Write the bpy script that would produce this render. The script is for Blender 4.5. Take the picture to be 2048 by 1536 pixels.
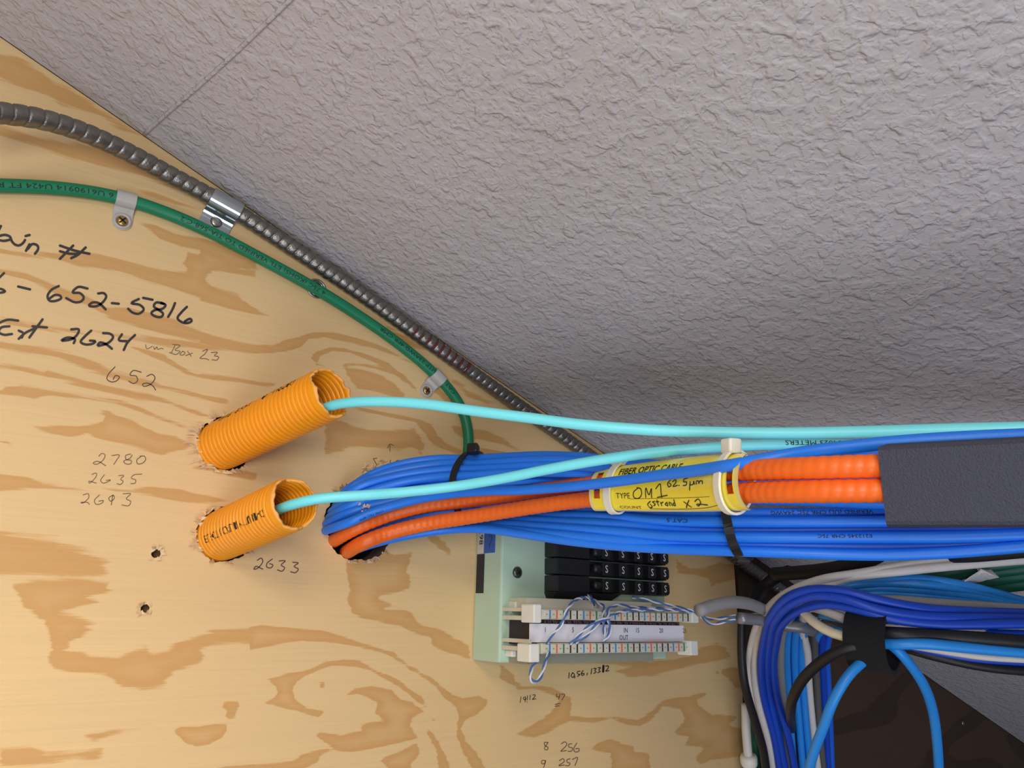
import bpy, bmesh, math, random
import numpy as np
from mathutils import Vector, Matrix

random.seed(7)
rng = np.random.default_rng(7)
for o in list(bpy.data.objects):
    bpy.data.objects.remove(o)
scene = bpy.context.scene
COL = scene.collection

# ------------------------------------------------------------------ camera
FPX = 1479.0
Hv = np.array((2061., 507., FPX)); Hv /= np.linalg.norm(Hv)      # along the board, to the right
Fv = np.array((-1167., 432., FPX)); Fv -= Hv*Hv.dot(Fv); Fv /= np.linalg.norm(Fv)   # into the board
Uv = np.cross(Hv, Fv)                                           # up the board
CAM = np.array((0., -0.40, 0.))
def ray(x, y):
    p = np.array((x-1024., y-768., FPX))
    return np.array((p.dot(Hv), p.dot(Fv), p.dot(Uv)))
def PZ(x, y, z):                 # point at a given distance in front of the lens
    return Vector(CAM + ray(x, y)*(z/FPX))
def PH(x, y, h=0.0):             # point at a given height above the plywood
    w = ray(x, y)
    return Vector(CAM + w*((0.40-h)/w[1]))
cam_d = bpy.data.cameras.new('camera'); cam = bpy.data.objects.new('camera', cam_d); COL.objects.link(cam)
cam_d.sensor_width = 36; cam_d.lens = FPX/2048*36; cam_d.clip_start = 0.01
right = Vector((Hv[0], Fv[0], Uv[0])); up = -Vector((Hv[1], Fv[1], Uv[1])); back = -Vector((Hv[2], Fv[2], Uv[2]))
M = Matrix((right, up, back)).transposed().to_4x4(); M.translation = Vector(CAM)
cam.matrix_world = M
scene.camera = cam

# ------------------------------------------------------------------ light
world = bpy.data.worlds.new('room_air'); scene.world = world; world.use_nodes = True
bg = world.node_tree.nodes['Background']; bg.inputs[0].default_value = (0.80, 0.80, 0.95, 1); bg.inputs[1].default_value = 0.08
def area(name, loc, target, size, size_y, power, col):
    l = bpy.data.lights.new(name, 'AREA'); l.shape = 'RECTANGLE'; l.size = size; l.size_y = size_y
    l.energy = power; l.color = col
    o = bpy.data.objects.new(name, l); COL.objects.link(o)
    o.location = loc; o.rotation_euler = (Vector(target)-Vector(loc)).to_track_quat('-Z', 'Y').to_euler()
    return o
key = area('room_tube_lamp', (-0.42, -1.00, 0.64), (-0.16, 0, -0.05), 0.34, 0.60, 2.6, (1.0, 0.83, 0.60)); key.data.spread = math.radians(70)
area('cool_bounce_fill', (-0.16, -0.90, -0.72), (0.16, -0.25, 0.12), 0.80, 0.60, 5.8, (0.82, 0.87, 1.0)); area('near_camera_fill', (-0.16, -0.56, 0.03), (0.2, -0.1, -0.02), 0.18, 0.18, 1.35, (1.0, 0.95, 0.88))  # added unseen fills: cool bounce from below, near-camera light for the cables
vs = scene.view_settings
vs.view_transform = 'Standard'; vs.look = 'None'; vs.exposure = 0.0; vs.gamma = 1.0; vs.use_curve_mapping = False

# ------------------------------------------------------------------ materials
def lin(c):
    return tuple(((v/255)/12.92 if v/255 <= .04045 else ((v/255+.055)/1.055)**2.4) for v in c)
def mat(name, rgb, rough=.5, metal=0.0, var=.06, scale=120, bump=0.0, bscale=400, coat=0.0, trans=0.0, srgb=True, sub=0.0):
    m = bpy.data.materials.new(name); m.use_nodes = True
    nt = m.node_tree; b = nt.nodes['Principled BSDF']
    c = lin(rgb) if srgb else rgb
    tc = nt.nodes.new('ShaderNodeTexCoord')
    nz = nt.nodes.new('ShaderNodeTexNoise'); nz.inputs['Scale'].default_value = scale; nz.inputs['Detail'].default_value = 4
    nt.links.new(tc.outputs['Object'], nz.inputs['Vector'])
    mx = nt.nodes.new('ShaderNodeMix'); mx.data_type = 'RGBA'
    mx.inputs[6].default_value = (*[v*(1-var) for v in c], 1); mx.inputs[7].default_value = (*[min(1, v*(1+var)) for v in c], 1)
    nt.links.new(nz.outputs['Fac'], mx.inputs[0]); nt.links.new(mx.outputs[2], b.inputs['Base Color'])
    b.inputs['Roughness'].default_value = rough; b.inputs['Metallic'].default_value = metal
    if coat: b.inputs['Coat Weight'].default_value = coat
    if trans: b.inputs['Transmission Weight'].default_value = trans
    if sub:
        b.inputs['Subsurface Weight'].default_value = sub; b.inputs['Subsurface Radius'].default_value = (.002, .002, .002)
    if bump:
        n2 = nt.nodes.new('ShaderNodeTexNoise'); n2.inputs['Scale'].default_value = bscale; n2.inputs['Detail'].default_value = 3
        nt.links.new(tc.outputs['Object'], n2.inputs['Vector'])
        bp = nt.nodes.new('ShaderNodeBump'); bp.inputs['Strength'].default_value = bump; bp.inputs['Distance'].default_value = .001
        nt.links.new(n2.outputs['Fac'], bp.inputs['Height']); nt.links.new(bp.outputs['Normal'], b.inputs['Normal'])
    return m

def ply_mat(name, light, dark, traced):
    m = bpy.data.materials.new(name); m.use_nodes = True
    nt = m.node_tree; b = nt.nodes['Principled BSDF']; N = nt.nodes.new; L = nt.links.new
    tc = N('ShaderNodeTexCoord')
    def noise(sx, sz, scale, detail, rough=.55):
        mp = N('ShaderNodeMapping'); mp.inputs['Scale'].default_value = (sx, 1, sz); L(tc.outputs['Object'], mp.inputs['Vector'])
        n = N('ShaderNodeTexNoise'); n.inputs['Scale'].default_value = scale; n.inputs['Detail'].default_value = detail
        n.inputs['Roughness'].default_value = rough; L(mp.outputs[0], n.inputs['Vector']); return n.outputs['Fac']
    def math_(op, a, c=None, d=None):
        n = N('ShaderNodeMath'); n.operation = op
        for i, v in enumerate((a, c, d)):
            if v is None: continue
            if isinstance(v, (int, float)): n.inputs[i].default_value = v
            else: L(v, n.inputs[i])
        return n.outputs[0]
    def ramp(v, a, c, lo=0., hi=1.):
        n = N('ShaderNodeMapRange'); n.interpolation_type = 'SMOOTHSTEP'
        n.inputs[1].default_value = a; n.inputs[2].default_value = c; n.inputs[3].default_value = lo; n.inputs[4].default_value = hi
        L(v, n.inputs[0]); return n.outputs[0]
    fringe = noise(25, 420, 1, 5, .65)
    if traced:
        at = N('ShaderNodeAttribute'); at.attribute_name = 'grain'
        sd = math_('MULTIPLY_ADD', math_('SUBTRACT', fringe, .5), 26., at.outputs['Fac'])
    else:
        w = noise(2.2, 9, 1, 2, .4)
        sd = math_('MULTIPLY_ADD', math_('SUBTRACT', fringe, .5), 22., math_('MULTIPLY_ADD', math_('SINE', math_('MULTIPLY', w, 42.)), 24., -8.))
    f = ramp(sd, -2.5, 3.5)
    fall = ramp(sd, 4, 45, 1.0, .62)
    f = math_('MULTIPLY', f, fall)
    streak = noise(10, 700, 1, 4, .7)
    wide = noise(1.5, 14, 1, 3, .5)
    mx = N('ShaderNodeMix'); mx.data_type = 'RGBA'; mx.inputs[6].default_value = (*light, 1); mx.inputs[7].default_value = (*dark, 1); L(f, mx.inputs[0])
    k = math_('ADD', math_('MULTIPLY_ADD', streak, .20, .80), math_('MULTIPLY', wide, .20))
    hs = N('ShaderNodeHueSaturation'); L(mx.outputs[2], hs.inputs['Color']); L(k, hs.inputs['Value'])
    L(hs.outputs[0], b.inputs['Base Color'])
    b.inputs['Roughness'].default_value = .62
    bp = N('ShaderNodeBump'); bp.inputs['Strength'].default_value = .25; bp.inputs['Distance'].default_value = .0006
    L(streak, bp.inputs['Height']); L(bp.outputs[0], b.inputs['Normal'])
    return m

def ceil_mat():
    m = bpy.data.materials.new('textured_ceiling_paint'); m.use_nodes = True
    nt = m.node_tree; b = nt.nodes['Principled BSDF']; N = nt.nodes.new; L = nt.links.new
    tc = N('ShaderNodeTexCoord')
    def noise(scale, detail, dist=0., rough=.5):
        n = N('ShaderNodeTexNoise'); n.inputs['Scale'].default_value = scale; n.inputs['Detail'].default_value = detail
        n.inputs['Distortion'].default_value = dist; n.inputs['Roughness'].default_value = rough
        L(tc.outputs['Object'], n.inputs['Vector']); return n.outputs['Fac']
    def ramp(v, a, c):
        n = N('ShaderNodeMapRange'); n.interpolation_type = 'SMOOTHSTEP'; n.inputs[1].default_value = a; n.inputs[2].default_value = c; L(v, n.inputs[0]); return n.outputs[0]
    def mul(v, k, add=0.):
        n = N('ShaderNodeMath'); n.operation = 'MULTIPLY_ADD'; L(v, n.inputs[0]); n.inputs[1].default_value = k
        if isinstance(add, float): n.inputs[2].default_value = add
        else: L(add, n.inputs[2])
        return n.outputs[0]
    big = ramp(noise(92, 2, .3), .50, .60)          # flattened blobs
    mid = ramp(noise(250, 2.5, .35), .42, .64)
    fine = noise(620, 2)
    h = mul(big, .8, mul(mid, .65, mul(fine, .35)))
    bp = N('ShaderNodeBump'); bp.inputs['Strength'].default_value = .68; bp.inputs['Distance'].default_value = .0009
    L(h, bp.inputs['Height']); L(bp.outputs[0], b.inputs['Normal'])
    stain = ramp(noise(6, 3), .35, .75)
    mx = N('ShaderNodeMix'); mx.data_type = 'RGBA'; mx.inputs[6].default_value = (.51, .495, .525, 1); mx.inputs[7].default_value = (.475, .455, .47, 1)
    L(stain, mx.inputs[0]); L(mx.outputs[2], b.inputs['Base Color'])
    b.inputs['Roughness'].default_value = .6
    return m

PLY_L = lin((226, 194, 142)); PLY_D = lin((207, 160, 100))
M_ply = ply_mat('plywood_face', PLY_L, PLY_D, True)
M_ply2 = ply_mat('shaded_brown_plywood_face', lin((80, 58, 42)), lin((62, 44, 32)), False)  # brown wood, deepened by shade put into the colour
M_ceil = ceil_mat()
M_holewood = mat('raw_drilled_wood', (150, 120, 88), .9, bump=.8, bscale=900, var=.3)
M_splint = mat('pale_wood_splinter', (226, 200, 160), .8, var=.15)
M_nail = mat('brown_nail_hole', (104, 78, 54), .9, var=.4, scale=900)
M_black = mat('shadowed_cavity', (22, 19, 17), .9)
M_marker = mat('black_marker_ink', (52, 46, 48), .55, var=.35, scale=500)
M_pencil = mat('dark_pencil_line', (110, 86, 70), .7, var=.2, scale=900)
M_pen = mat('dark_pen_line', (92, 66, 62), .6, var=.25, scale=900)
M_steel = mat('galvanised_flex_steel', (140, 137, 131), .36, .9, var=.3, scale=260, bump=.25, bscale=900)
M_zinc = mat('zinc_plate', (190, 196, 200), .28, .95, var=.12, scale=300)
M_screw = mat('steel_screw', (170, 168, 160), .3, .9)
M_brass = mat('brass_screw', (196, 160, 100), .3, .85)
M_dark = mat('dark_recess', (30, 24, 18), .7)
M_nylon = mat('clear_nylon', (200, 198, 194), .35, sub=.3, trans=.15)
M_white = mat('white_nylon', (236, 236, 226), .4, sub=.15)
M_green = mat('green_cable_jacket', (10, 128, 88), .45, var=.06)
M_ink = mat('black_print', (18, 26, 30), .6)
M_conduit = mat('orange_conduit_plastic', (246, 160, 22), .38, var=.08, scale=60, sub=.08)
M_cut = mat('cut_conduit_edge', (250, 178, 92), .5, var=.1)
M_aqua = mat('aqua_fibre_jacket', (128, 240, 255), .42, var=.03)
M_blue = mat('blue_network_jacket', (30, 128, 255), .42, var=.06)
M_blue2 = mat('deep_blue_network_jacket', (28, 104, 232), .42, var=.06)
M_orange = mat('orange_armoured_jacket', (240, 108, 30), .42, var=.05)
M_tie = mat('black_nylon_tie', (20, 20, 22), .4)
M_bar = mat('charcoal_powder_coat', (52, 56, 74), .62, var=.1, scale=900, bump=.5, bscale=1600)
M_yellow = mat('yellow_laminated_tag', (255, 236, 64), .22, coat=.5, var=.02)
M_film = mat('clear_laminate_edge', (236, 222, 150), .2, coat=.5, var=.02)
M_txt = mat('tag_ink', (22, 22, 22), .5)
M_box = mat('pale_green_enamel', (190, 218, 196), .38, var=.03)
M_mod = mat('black_module_plastic', (28, 30, 34), .42, var=.1)
M_ivory = mat('ivory_block_plastic', (214, 212, 196), .5)
M_card = mat('pale_card', (232, 232, 242), .6, var=.02)
M_wb = mat('blue_wire_insulation', (70, 110, 176), .4)
M_ww = mat('white_wire_insulation', (222, 224, 232), .4)
M_grey = mat('grey_cable_jacket', (150, 150, 150), .5)
M_wcab = mat('white_cable_jacket', (220, 218, 216), .45)
M_cream = mat('cream_cable_jacket', (224, 216, 184), .45)
M_navy = mat('navy_cable_jacket', (16, 70, 196), .42)
M_sky = mat('sky_blue_cable_jacket', (40, 146, 238), .42)
M_bcab = mat('black_cable_jacket', (24, 24, 26), .5)
M_dgreen = mat('dark_green_cable_jacket', (6, 92, 72), .5)
M_velcro = mat('black_hook_strap', (22, 22, 24), .95, bump=.6, bscale=2500)
M_stk_b = mat('blue_sticker', (52, 100, 190), .5)
M_stk_w = mat('white_sticker', (220, 214, 210), .5)
M_stk_k = mat('navy_sticker', (32, 34, 50), .5)
M_red = mat('red_mark', (214, 90, 80), .6)
TICK = [mat('tick_blue', (70, 140, 200), .6), mat('tick_orange', (232, 110, 70), .6), mat('tick_green', (70, 130, 90), .6),
        mat('tick_brown', (70, 50, 44), .6), mat('tick_slate', (46, 48, 54), .6)]

# ------------------------------------------------------------------ builders
ROOT = {}
def thing(name, label, cat, loc, group=None):
    o = bpy.data.objects.new(name, None); COL.objects.link(o); o.location = loc; o.empty_display_size = .01
    o['label'] = label; o['category'] = cat
    if group: o['group'] = group
    ROOT[o] = Vector(loc); return o
def tag(o, label, cat, group=None):
    o['label'] = label; o['category'] = cat
    if group: o['group'] = group
    return o
def mesh(name, verts, faces, material, parent=None, smooth=False, label=None, kind=None, origin=None):
    """one mesh object from world-space points; children are stored relative to their root"""
    if parent is not None: off = ROOT[parent]
    else: off = Vector(origin) if origin is not None else Vector(np.mean(np.array([tuple(v) for v in verts]), axis=0))
    me = bpy.data.meshes.new(name)
    vs_ = np.array([tuple(v) for v in verts], dtype=np.float64) - np.array(off)
    me.from_pydata(vs_.tolist(), [], faces); me.update()
    if smooth: me.polygons.foreach_set('use_smooth', np.ones(len(me.polygons), dtype=bool))
    mats = material if isinstance(material, (list, tuple)) else [material]
    for m in mats: me.materials.append(m)
    o = bpy.data.objects.new(name, me); COL.objects.link(o)
    if parent is not None:
        o.parent = parent; ROOT[o] = off
    else:
        o.location = off; ROOT[o] = off
    if label: o['label'] = label
    if kind: o['kind'] = kind
    return o
class MB:
    def __init__(s): s.v = []; s.f = []
    def add(s, v, f):
        n = len(s.v); s.v += [Vector(p) for p in v]; s.f += [tuple(i+n for i in q) for q in f]; return s
    def build(s, name, m, parent=None, **k): return mesh(name, s.v, s.f, m, parent, **k)
def box(c, ax, half, bev=0.0):
    """oriented box, chamfered; ax: three unit vectors"""
    bm = bmesh.new(); bmesh.ops.create_cube(bm, size=2)
    for v in bm.verts: v.co = Vector((v.co.x*half[0], v.co.y*half[1], v.co.z*half[2]))
    if bev: bmesh.ops.bevel(bm, geom=list(bm.edges), offset=bev, segments=2, affect='EDGES', profile=.5)
    c = Vector(c); a, b, d = ax
    bm.verts.index_update()
    v = [c + a*p.co.x + b*p.co.y + d*p.co.z for p in bm.verts]; f = [tuple(q.index for q in p.verts) for p in bm.faces]
    bm.free(); return v, f
EX, EY, EZ = Vector((1, 0, 0)), Vector((0, 1, 0)), Vector((0, 0, 1))
def abox(x0, x1, y0, y1, z0, z1, bev=0.0):
    return box(((x0+x1)/2, (y0+y1)/2, (z0+z1)/2), (EX, EY, EZ), (abs(x1-x0)/2, abs(y1-y0)/2, abs(z1-z0)/2), bev)
def lathe(c, axis, prof, n=20, refv=None):
    """prof: (radius, height along axis)"""
    c = Vector(c); axis = Vector(axis).normalized()
    u = (refv or (EX if abs(axis.x) < .8 else EZ)).cross(axis).normalized(); w = axis.cross(u)
    v, f = [], []
    for r, h in prof:
        for k in range(n):
            a = 2*math.pi*k/n; v.append(c + axis*h + (u*math.cos(a)+w*math.sin(a))*r)
    for i in range(len(prof)-1):
        for k in range(n):
            f.append((i*n+k, i*n+(k+1) % n, (i+1)*n+(k+1) % n, (i+1)*n+k))
    if prof[-1][0] > 1e-6: f.append(tuple((len(prof)-1)*n+k for k in range(n)))
    if prof[0][0] > 1e-6: f.append(tuple(reversed(range(n))))
    return v, f
def spline(pts, step, closed=False):
    """centripetal Catmull-Rom through pts, resampled at about `step`"""
    P = [Vector(p) for p in pts]; n = len(P)
    out = []
    segs = n if closed else n-1
    for i in range(segs):
        p1, p2 = P[i], P[(i+1) % n]
        p0 = P[(i-1) % n] if (closed or i > 0) else p1*2-p2
        p3 = P[(i+2) % n] if (closed or i+2 < n) else p2*2-p1
        t0 = 0; t1 = t0+max((p1-p0).length, 1e-7)**.5; t2 = t1+max((p2-p1).length, 1e-7)**.5; t3 = t2+max((p3-p2).length, 1e-7)**.5
        k = max(4, int((p2-p1).length/step*1.5))
        for j in range(k):
            t = t1+(t2-t1)*j/k
            A1 = p0*((t1-t)/(t1-t0))+p1*((t-t0)/(t1-t0)); A2 = p1*((t2-t)/(t2-t1))+p2*((t-t1)/(t2-t1)); A3 = p2*((t3-t)/(t3-t2))+p3*((t-t2)/(t3-t2))
            B1 = A1*((t2-t)/(t2-t0))+A2*((t-t0)/(t2-t0)); B2 = A2*((t3-t)/(t3-t1))+A3*((t-t1)/(t3-t1))
            out.append(B1*((t2-t)/(t2-t1))+B2*((t-t1)/(t2-t1)))
    if not closed: out.append(P[-1])
    else: out.append(out[0].copy())
    Q = np.array([tuple(p) for p in out]); d = np.r_[0, np.cumsum(np.linalg.norm(np.diff(Q, axis=0), axis=1))]
    m = max(2, int(round(d[-1]/step))); s = np.linspace(0, d[-1], m+1)
    R = np.stack([np.interp(s, d, Q[:, i]) for i in range(3)], axis=1)
    return R, s
def frames(R):
    T = np.gradient(R, axis=0); T /= np.linalg.norm(T, axis=1)[:, None]
    u = np.cross(T[0], (0.3, 1, .2)); u /= np.linalg.norm(u); U = []
    for t in T:
        u = u - t*u.dot(t); u /= np.linalg.norm(u); U.append(u.copy())
    U = np.array(U); return T, U, np.cross(T, U)
def tube(pts, r, n=12, step=.004, rfun=None, closed=False, caps=True):
    R, s = spline(pts, step, closed); T, U, W = frames(R)
    a = np.arange(n)*2*math.pi/n
    rr = np.full((len(s), n), r) if rfun is None else rfun(s[:, None]+0*a[None, :], a[None, :]+0*s[:, None])
    V = R[:, None, :] + rr[..., None]*(np.cos(a)[None, :, None]*U[:, None, :]+np.sin(a)[None, :, None]*W[:, None, :])
    v = V.reshape(-1, 3); m = len(s)
    f = [(i*n+k, i*n+(k+1) % n, (i+1)*n+(k+1) % n, (i+1)*n+k) for i in range(m-1) for k in range(n)]
    if caps and not closed: f += [tuple(reversed(range(n))), tuple((m-1)*n+k for k in range(n))]
    return v, f
def run_on(pts, L=.20):
    """cables that leave the picture go on for a while instead of stopping at its border"""
    for k in (0, -1):
        c = np.array(pts[k])-CAM; q = c @ np.stack([Hv, Fv, Uv]); x, y = q[0]/q[2]*FPX+1024, q[1]/q[2]*FPX+768
        if x > 2060 or y > 1545:
            d = (pts[0]-pts[1]) if k == 0 else (pts[-1]-pts[-2]); d.normalize()
            ext = [pts[k]+d*L*.5, pts[k]+d*L]
            pts = ext[::-1]+pts if k == 0 else pts+ext
    return pts
def cable(name, pts, r, m, label, cat='cable', group=None, n=12, step=.004, rfun=None):
    pts = run_on([Vector(p) for p in pts])
    v, f = tube(pts, r, n, step, rfun)
    o = mesh(name, v, f, m, None, smooth=True, origin=v[0]); tag(o, label, cat, group)
    return o
_txt = {}
def text2d(s, cuts=1, bold=0.):
    """glyph outlines of the built-in font as a flat mesh, height of capitals about 1"""
    if (s, cuts, bold) in _txt: return _txt[(s, cuts, bold)]
    cu = bpy.data.curves.new('t', 'FONT'); cu.body = s; cu.resolution_u = 2; cu.size = 1.43; cu.offset = bold
    o = bpy.data.objects.new('t', cu); COL.objects.link(o)
    dg = bpy.context.evaluated_depsgraph_get(); me = bpy.data.meshes.new_from_object(o.evaluated_get(dg))
    bm = bmesh.new(); bm.from_mesh(me)
    if cuts:
        bmesh.ops.triangulate(bm, faces=list(bm.faces)); bmesh.ops.subdivide_edges(bm, edges=list(bm.edges), cuts=cuts)
    bm.verts.index_update()
    v = np.array([(p.co.x, p.co.y) for p in bm.verts]); f = [tuple(q.index for q in p.verts) for p in bm.faces]
    bm.free(); bpy.data.objects.remove(o); bpy.data.curves.remove(cu); bpy.data.meshes.remove(me)
    _txt[(s, cuts, bold)] = (v, f); return v, f
def print_tube(parent, pts, r, s0, height, body, facing, angle=0., flip=True, m=None, stretch=1., name='print', label=None, rad=None):
    """lettering wrapped on a tube; s0 = start along the path, facing = world direction of the printed side"""
    R, s = spline(pts, .003); T = np.gradient(R, axis=0); T /= np.linalg.norm(T, axis=1)[:, None]
    t2, f = text2d(body, 1); out = []
    fac = np.array(facing, float)
    for x, y in t2:
        d = s0 + (-1 if flip else 1)*x*height*stretch
        p = np.array([np.interp(d, s, R[:, i]) for i in range(3)]); t = np.array([np.interp(d, s, T[:, i]) for i in range(3)])
        nrm = fac - t*fac.dot(t); nrm /= np.linalg.norm(nrm); b = np.cross(nrm, t)
        a = angle + (-1 if flip else 1)*(y-.5)*height/r
        rr = (r if rad is None else rad(d)) + .00012
        out.append(p + (nrm*math.cos(a)+b*math.sin(a))*rr)
    return mesh(name, out, f, m or M_ink, parent, label=label)
def ribbon(pts2, w, jit=0.0):
    """flat round-ended stroke in 2-D"""
    P = [Vector((p[0], p[1], 0)) for p in pts2]
    R, s = spline(P, max(w*.5, 1.2)) if len(P) > 1 else (np.array([tuple(P[0])]), [0])
    T = np.gradient(R, axis=0); ln = np.linalg.norm(T, axis=1); ln[ln == 0] = 1; T /= ln[:, None]
    Nn = np.stack([-T[:, 1], T[:, 0]], 1); n = len(R)
    L = [R[i, :2]+Nn[i]*w/2 for i in range(n)]; Rr = [R[i, :2]-Nn[i]*w/2 for i in range(n)]
    v = []; 
    for i in range(n): v += [L[i], Rr[i]]
    f = [(2*i, 2*i+1, 2*i+3, 2*i+2) for i in range(n-1)]
    for e, t in ((0, -T[0, :2]), (n-1, T[-1, :2])):
        base = len(v); c = R[e, :2]; nn = np.array((-t[1], t[0]))
        pts = [c + (nn*math.cos(a)+t*math.sin(a))*w/2 for a in np.linspace(0, math.pi, 7)]
        v += pts; f.append(tuple(range(base+6, base-1, -1)))
    return v, f

# ------------------------------------------------------------------ setting: the plywood boards and the sloping ceiling
C0, C1 = PH(0, 74), PH(1800, 1316)
LS = (C1-C0); LS.y = 0; LS.normalize()                   # down the ceiling slope
CN = Vector((-LS.z, 0, LS.x)); CN = CN if CN.z < 0 else -CN   # ceiling faces down
def ceil_z(x): return C0.z + (x-C0.x)*LS.z/LS.x
XE = PH(1481, 1330).x                                     # right edge of the light sheet

def G(ox, oy, pts, s=1., k=4.): return ([(ox+x/k, oy+y/k) for x, y in pts], s)
GR = []
A_ = lambda p, s=1.: GR.append(G(0, 60, p, s)); B_ = lambda p, s=1.: GR.append(G(0, 420, p, s)); C_ = lambda p, s=1.: GR.append(G(400, 440, p, s))
D_ = lambda p, s=1.: GR.append(G(650, 740, p, s)); E_ = lambda p, s=1.: GR.append(G(0, 740, p, s)); F_ = lambda p, s=1.: GR.append(G(0, 1152, p, s))
G_ = lambda p, s=1.: GR.append(G(500, 1152, p, s)); H_ = lambda p, s=1.: GR.append(G(1000, 1280, p, s))
A_([(-200,120),(0,190),(150,210),(330,330),(430,420),(540,450),(760,600),(980,740),(1130,840),(980,800),(780,690),(480,600),(380,520),(200,480),(0,400),(-200,330)], .4)
A_([(-200,740),(0,760),(300,860),(800,930),(1250,1120),(1600,1300),(1560,1330),(1200,1190),(900,1110),(560,1030),(300,930),(0,850),(-200,830)], .5)  # grain band with the flex conduit's soft cast shadow traced into it
A_([(1080,1280),(1250,1310),(1500,1400),(1640,1440),(1400,1400),(1180,1330)], .6)
B_([(1100,100),(1250,120),(1400,190),(1640,230),(1800,280),(2048,420),(2048,480),(1870,470),(1700,370),(1620,330),(1440,290),(1280,230),(1220,170)])
B_([(490,280),(700,330),(980,400),(1300,480),(1500,500),(1470,420),(1500,340),(1640,370),(1760,410),(1870,460),(2048,480),(2048,530),(1900,510),(1700,490),(1640,560),(1700,610),(1900,680),(2000,760),(2048,840),(1900,790),(1700,740),(1400,640),(1180,570),(960,490),(620,450),(450,400),(200,370),(0,340),(-200,320),(-200,290),(0,310),(250,340),(500,350),(600,320)], .8)
B_([(-200,440),(0,470),(200,500),(420,590),(700,690),(850,780),(1040,790),(1200,830),(1400,870),(1500,930),(1700,1010),(2048,1080),(2048,1130),(1750,1080),(1400,1010),(1100,930),(900,880),(700,760),(520,720),(380,640),(200,560),(0,510),(-200,490)], .8)
B_([(700,960),(1100,1010),(1400,1030),(1700,1060),(2048,1110),(2048,1140),(1700,1120),(1350,1090),(1100,1040)], .6)
B_([(-200,1030),(0,1050),(350,1090),(560,1140),(720,1200),(900,1290),(1100,1340),(1250,1380),(1300,1420),(1100,1400),(900,1340),(680,1270),(450,1180),(0,1110),(-200,1080)], .6)
B_([(1000,1070),(1300,1150),(1420,1230),(1560,1310),(2048,1370),(2048,1400),(1700,1360),(1480,1310),(1360,1240),(1200,1170)], 1.2)
B_([(-200,1200),(0,1230),(250,1260),(500,1340),(760,1380),(1000,1450),(1300,1530),(1100,1520),(700,1430),(420,1350),(0,1270),(-200,1240)], .8)
B_([(0,860),(400,930),(600,960),(700,1000),(400,970),(0,900)], .5)
C_([(0,200),(120,260),(300,350),(420,360),(480,400),(250,390),(100,390),(30,480),(0,520)])
C_([(0,540),(150,600),(330,650),(560,770),(400,750),(200,700),(0,640)])
C_([(0,920),(150,960),(330,990),(480,1000),(600,1000),(680,960),(790,930),(900,895),(1060,900),(1250,940),(1400,990),(1560,1060),(1700,1140),(1560,1090),(1400,1030),(1200,980),(1000,940),(880,950),(800,1020),(640,1060),(400,1070),(200,1040),(0,990)], 1.3)
C_([(890,1100),(920,1060),(1030,1020),(1150,1020),(1300,1060),(1500,1140),(1640,1250),(1720,1330),(1740,1380),(1660,1310),(1500,1200),(1350,1120),(1200,1060),(1060,1050),(960,1090),(940,1140),(1000,1170),(930,1160)], 1.3)
C_([(1110,1160),(1170,1140),(1330,1150),(1500,1190),(1640,1270),(1560,1240),(1400,1190),(1250,1170),(1160,1180)], 1.2)
C_([(1150,1180),(1280,1190),(1420,1230),(1560,1310),(1640,1400),(1620,1420),(1500,1380),(1330,1330),(1220,1280),(1180,1240)])
C_([(0,1220),(200,1250),(420,1290),(620,1310),(560,1340),(300,1300),(0,1250)], 1.2)
C_([(0,1400),(200,1430),(260,1470),(0,1430)])
C_([(1480,840),(1700,960),(1800,1040),(1700,1020),(1560,940)], .6)
C_([(1880,1320),(1960,1390),(2048,1480),(1960,1450),(1860,1360)])
D_([(230,30),(400,90),(560,150),(640,230),(560,220),(420,180),(260,150),(200,80)], .8)
D_([(220,300),(330,310),(560,350),(780,400),(860,440),(900,520),(980,590),(1100,640),(1090,690),(960,640),(860,590),(790,500),(720,420),(540,380),(330,340)])
D_([(0,400),(130,400),(200,440),(350,480),(560,480),(720,460),(760,540),(800,620),(770,680),(700,620),(600,640),(400,620),(200,620),(0,680)], .7)
D_([(1000,430),(1150,460),(1300,490),(1450,560),(1550,640),(1400,600),(1250,560),(1100,540),(1040,500)])
D_([(1150,580),(1250,620),(1500,670),(1300,680),(1150,640)])
D_([(1010,60),(1150,160),(1350,270),(1300,280),(1150,220),(1050,130)], .6)
D_([(440,1410),(560,1480),(640,1536),(420,1536),(400,1460)], .8)
D_([(850,1300),(960,1380),(1010,1450),(1000,1480),(900,1420),(820,1350)])
E_([(-200,190),(0,160),(60,130),(170,120),(420,170),(700,210),(950,240),(1120,290),(1280,370),(1500,450),(1660,490),(1600,500),(1440,460),(1280,400),(1100,330),(920,270),(680,230),(400,200),(280,230),(160,210),(0,190)])
E_([(240,460),(480,450),(640,450),(810,420),(840,370),(760,330),(860,320),(950,370),(1050,400),(1150,450),(1270,510),(1400,530),(1500,570),(1530,610),(1430,650),(1290,680),(1200,650),(1050,610),(900,580),(800,550),(700,510),(560,540),(400,510)], .9)
E_([(-200,820),(0,830),(200,850),(330,900),(500,930),(800,950),(1050,950),(1200,930),(1450,950),(1560,990),(1700,1010),(1840,1040),(1700,1060),(1450,1050),(1200,1000),(1000,980),(700,960),(450,950),(200,950),(0,960),(-200,940)], .8)
E_([(1540,780),(1700,740),(1900,790),(2048,830),(2048,890),(1850,860),(1700,810)], .8)
E_([(-200,1270),(0,1280),(200,1310),(440,1360),(480,1390),(640,1430),(800,1490),(860,1536),(840,1640),(0,1660),(-200,1660)], .22)
E_([(-60,560),(0,565),(60,575),(120,605),(60,620),(0,615),(60,600),(30,585)], 1.2)
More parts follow.
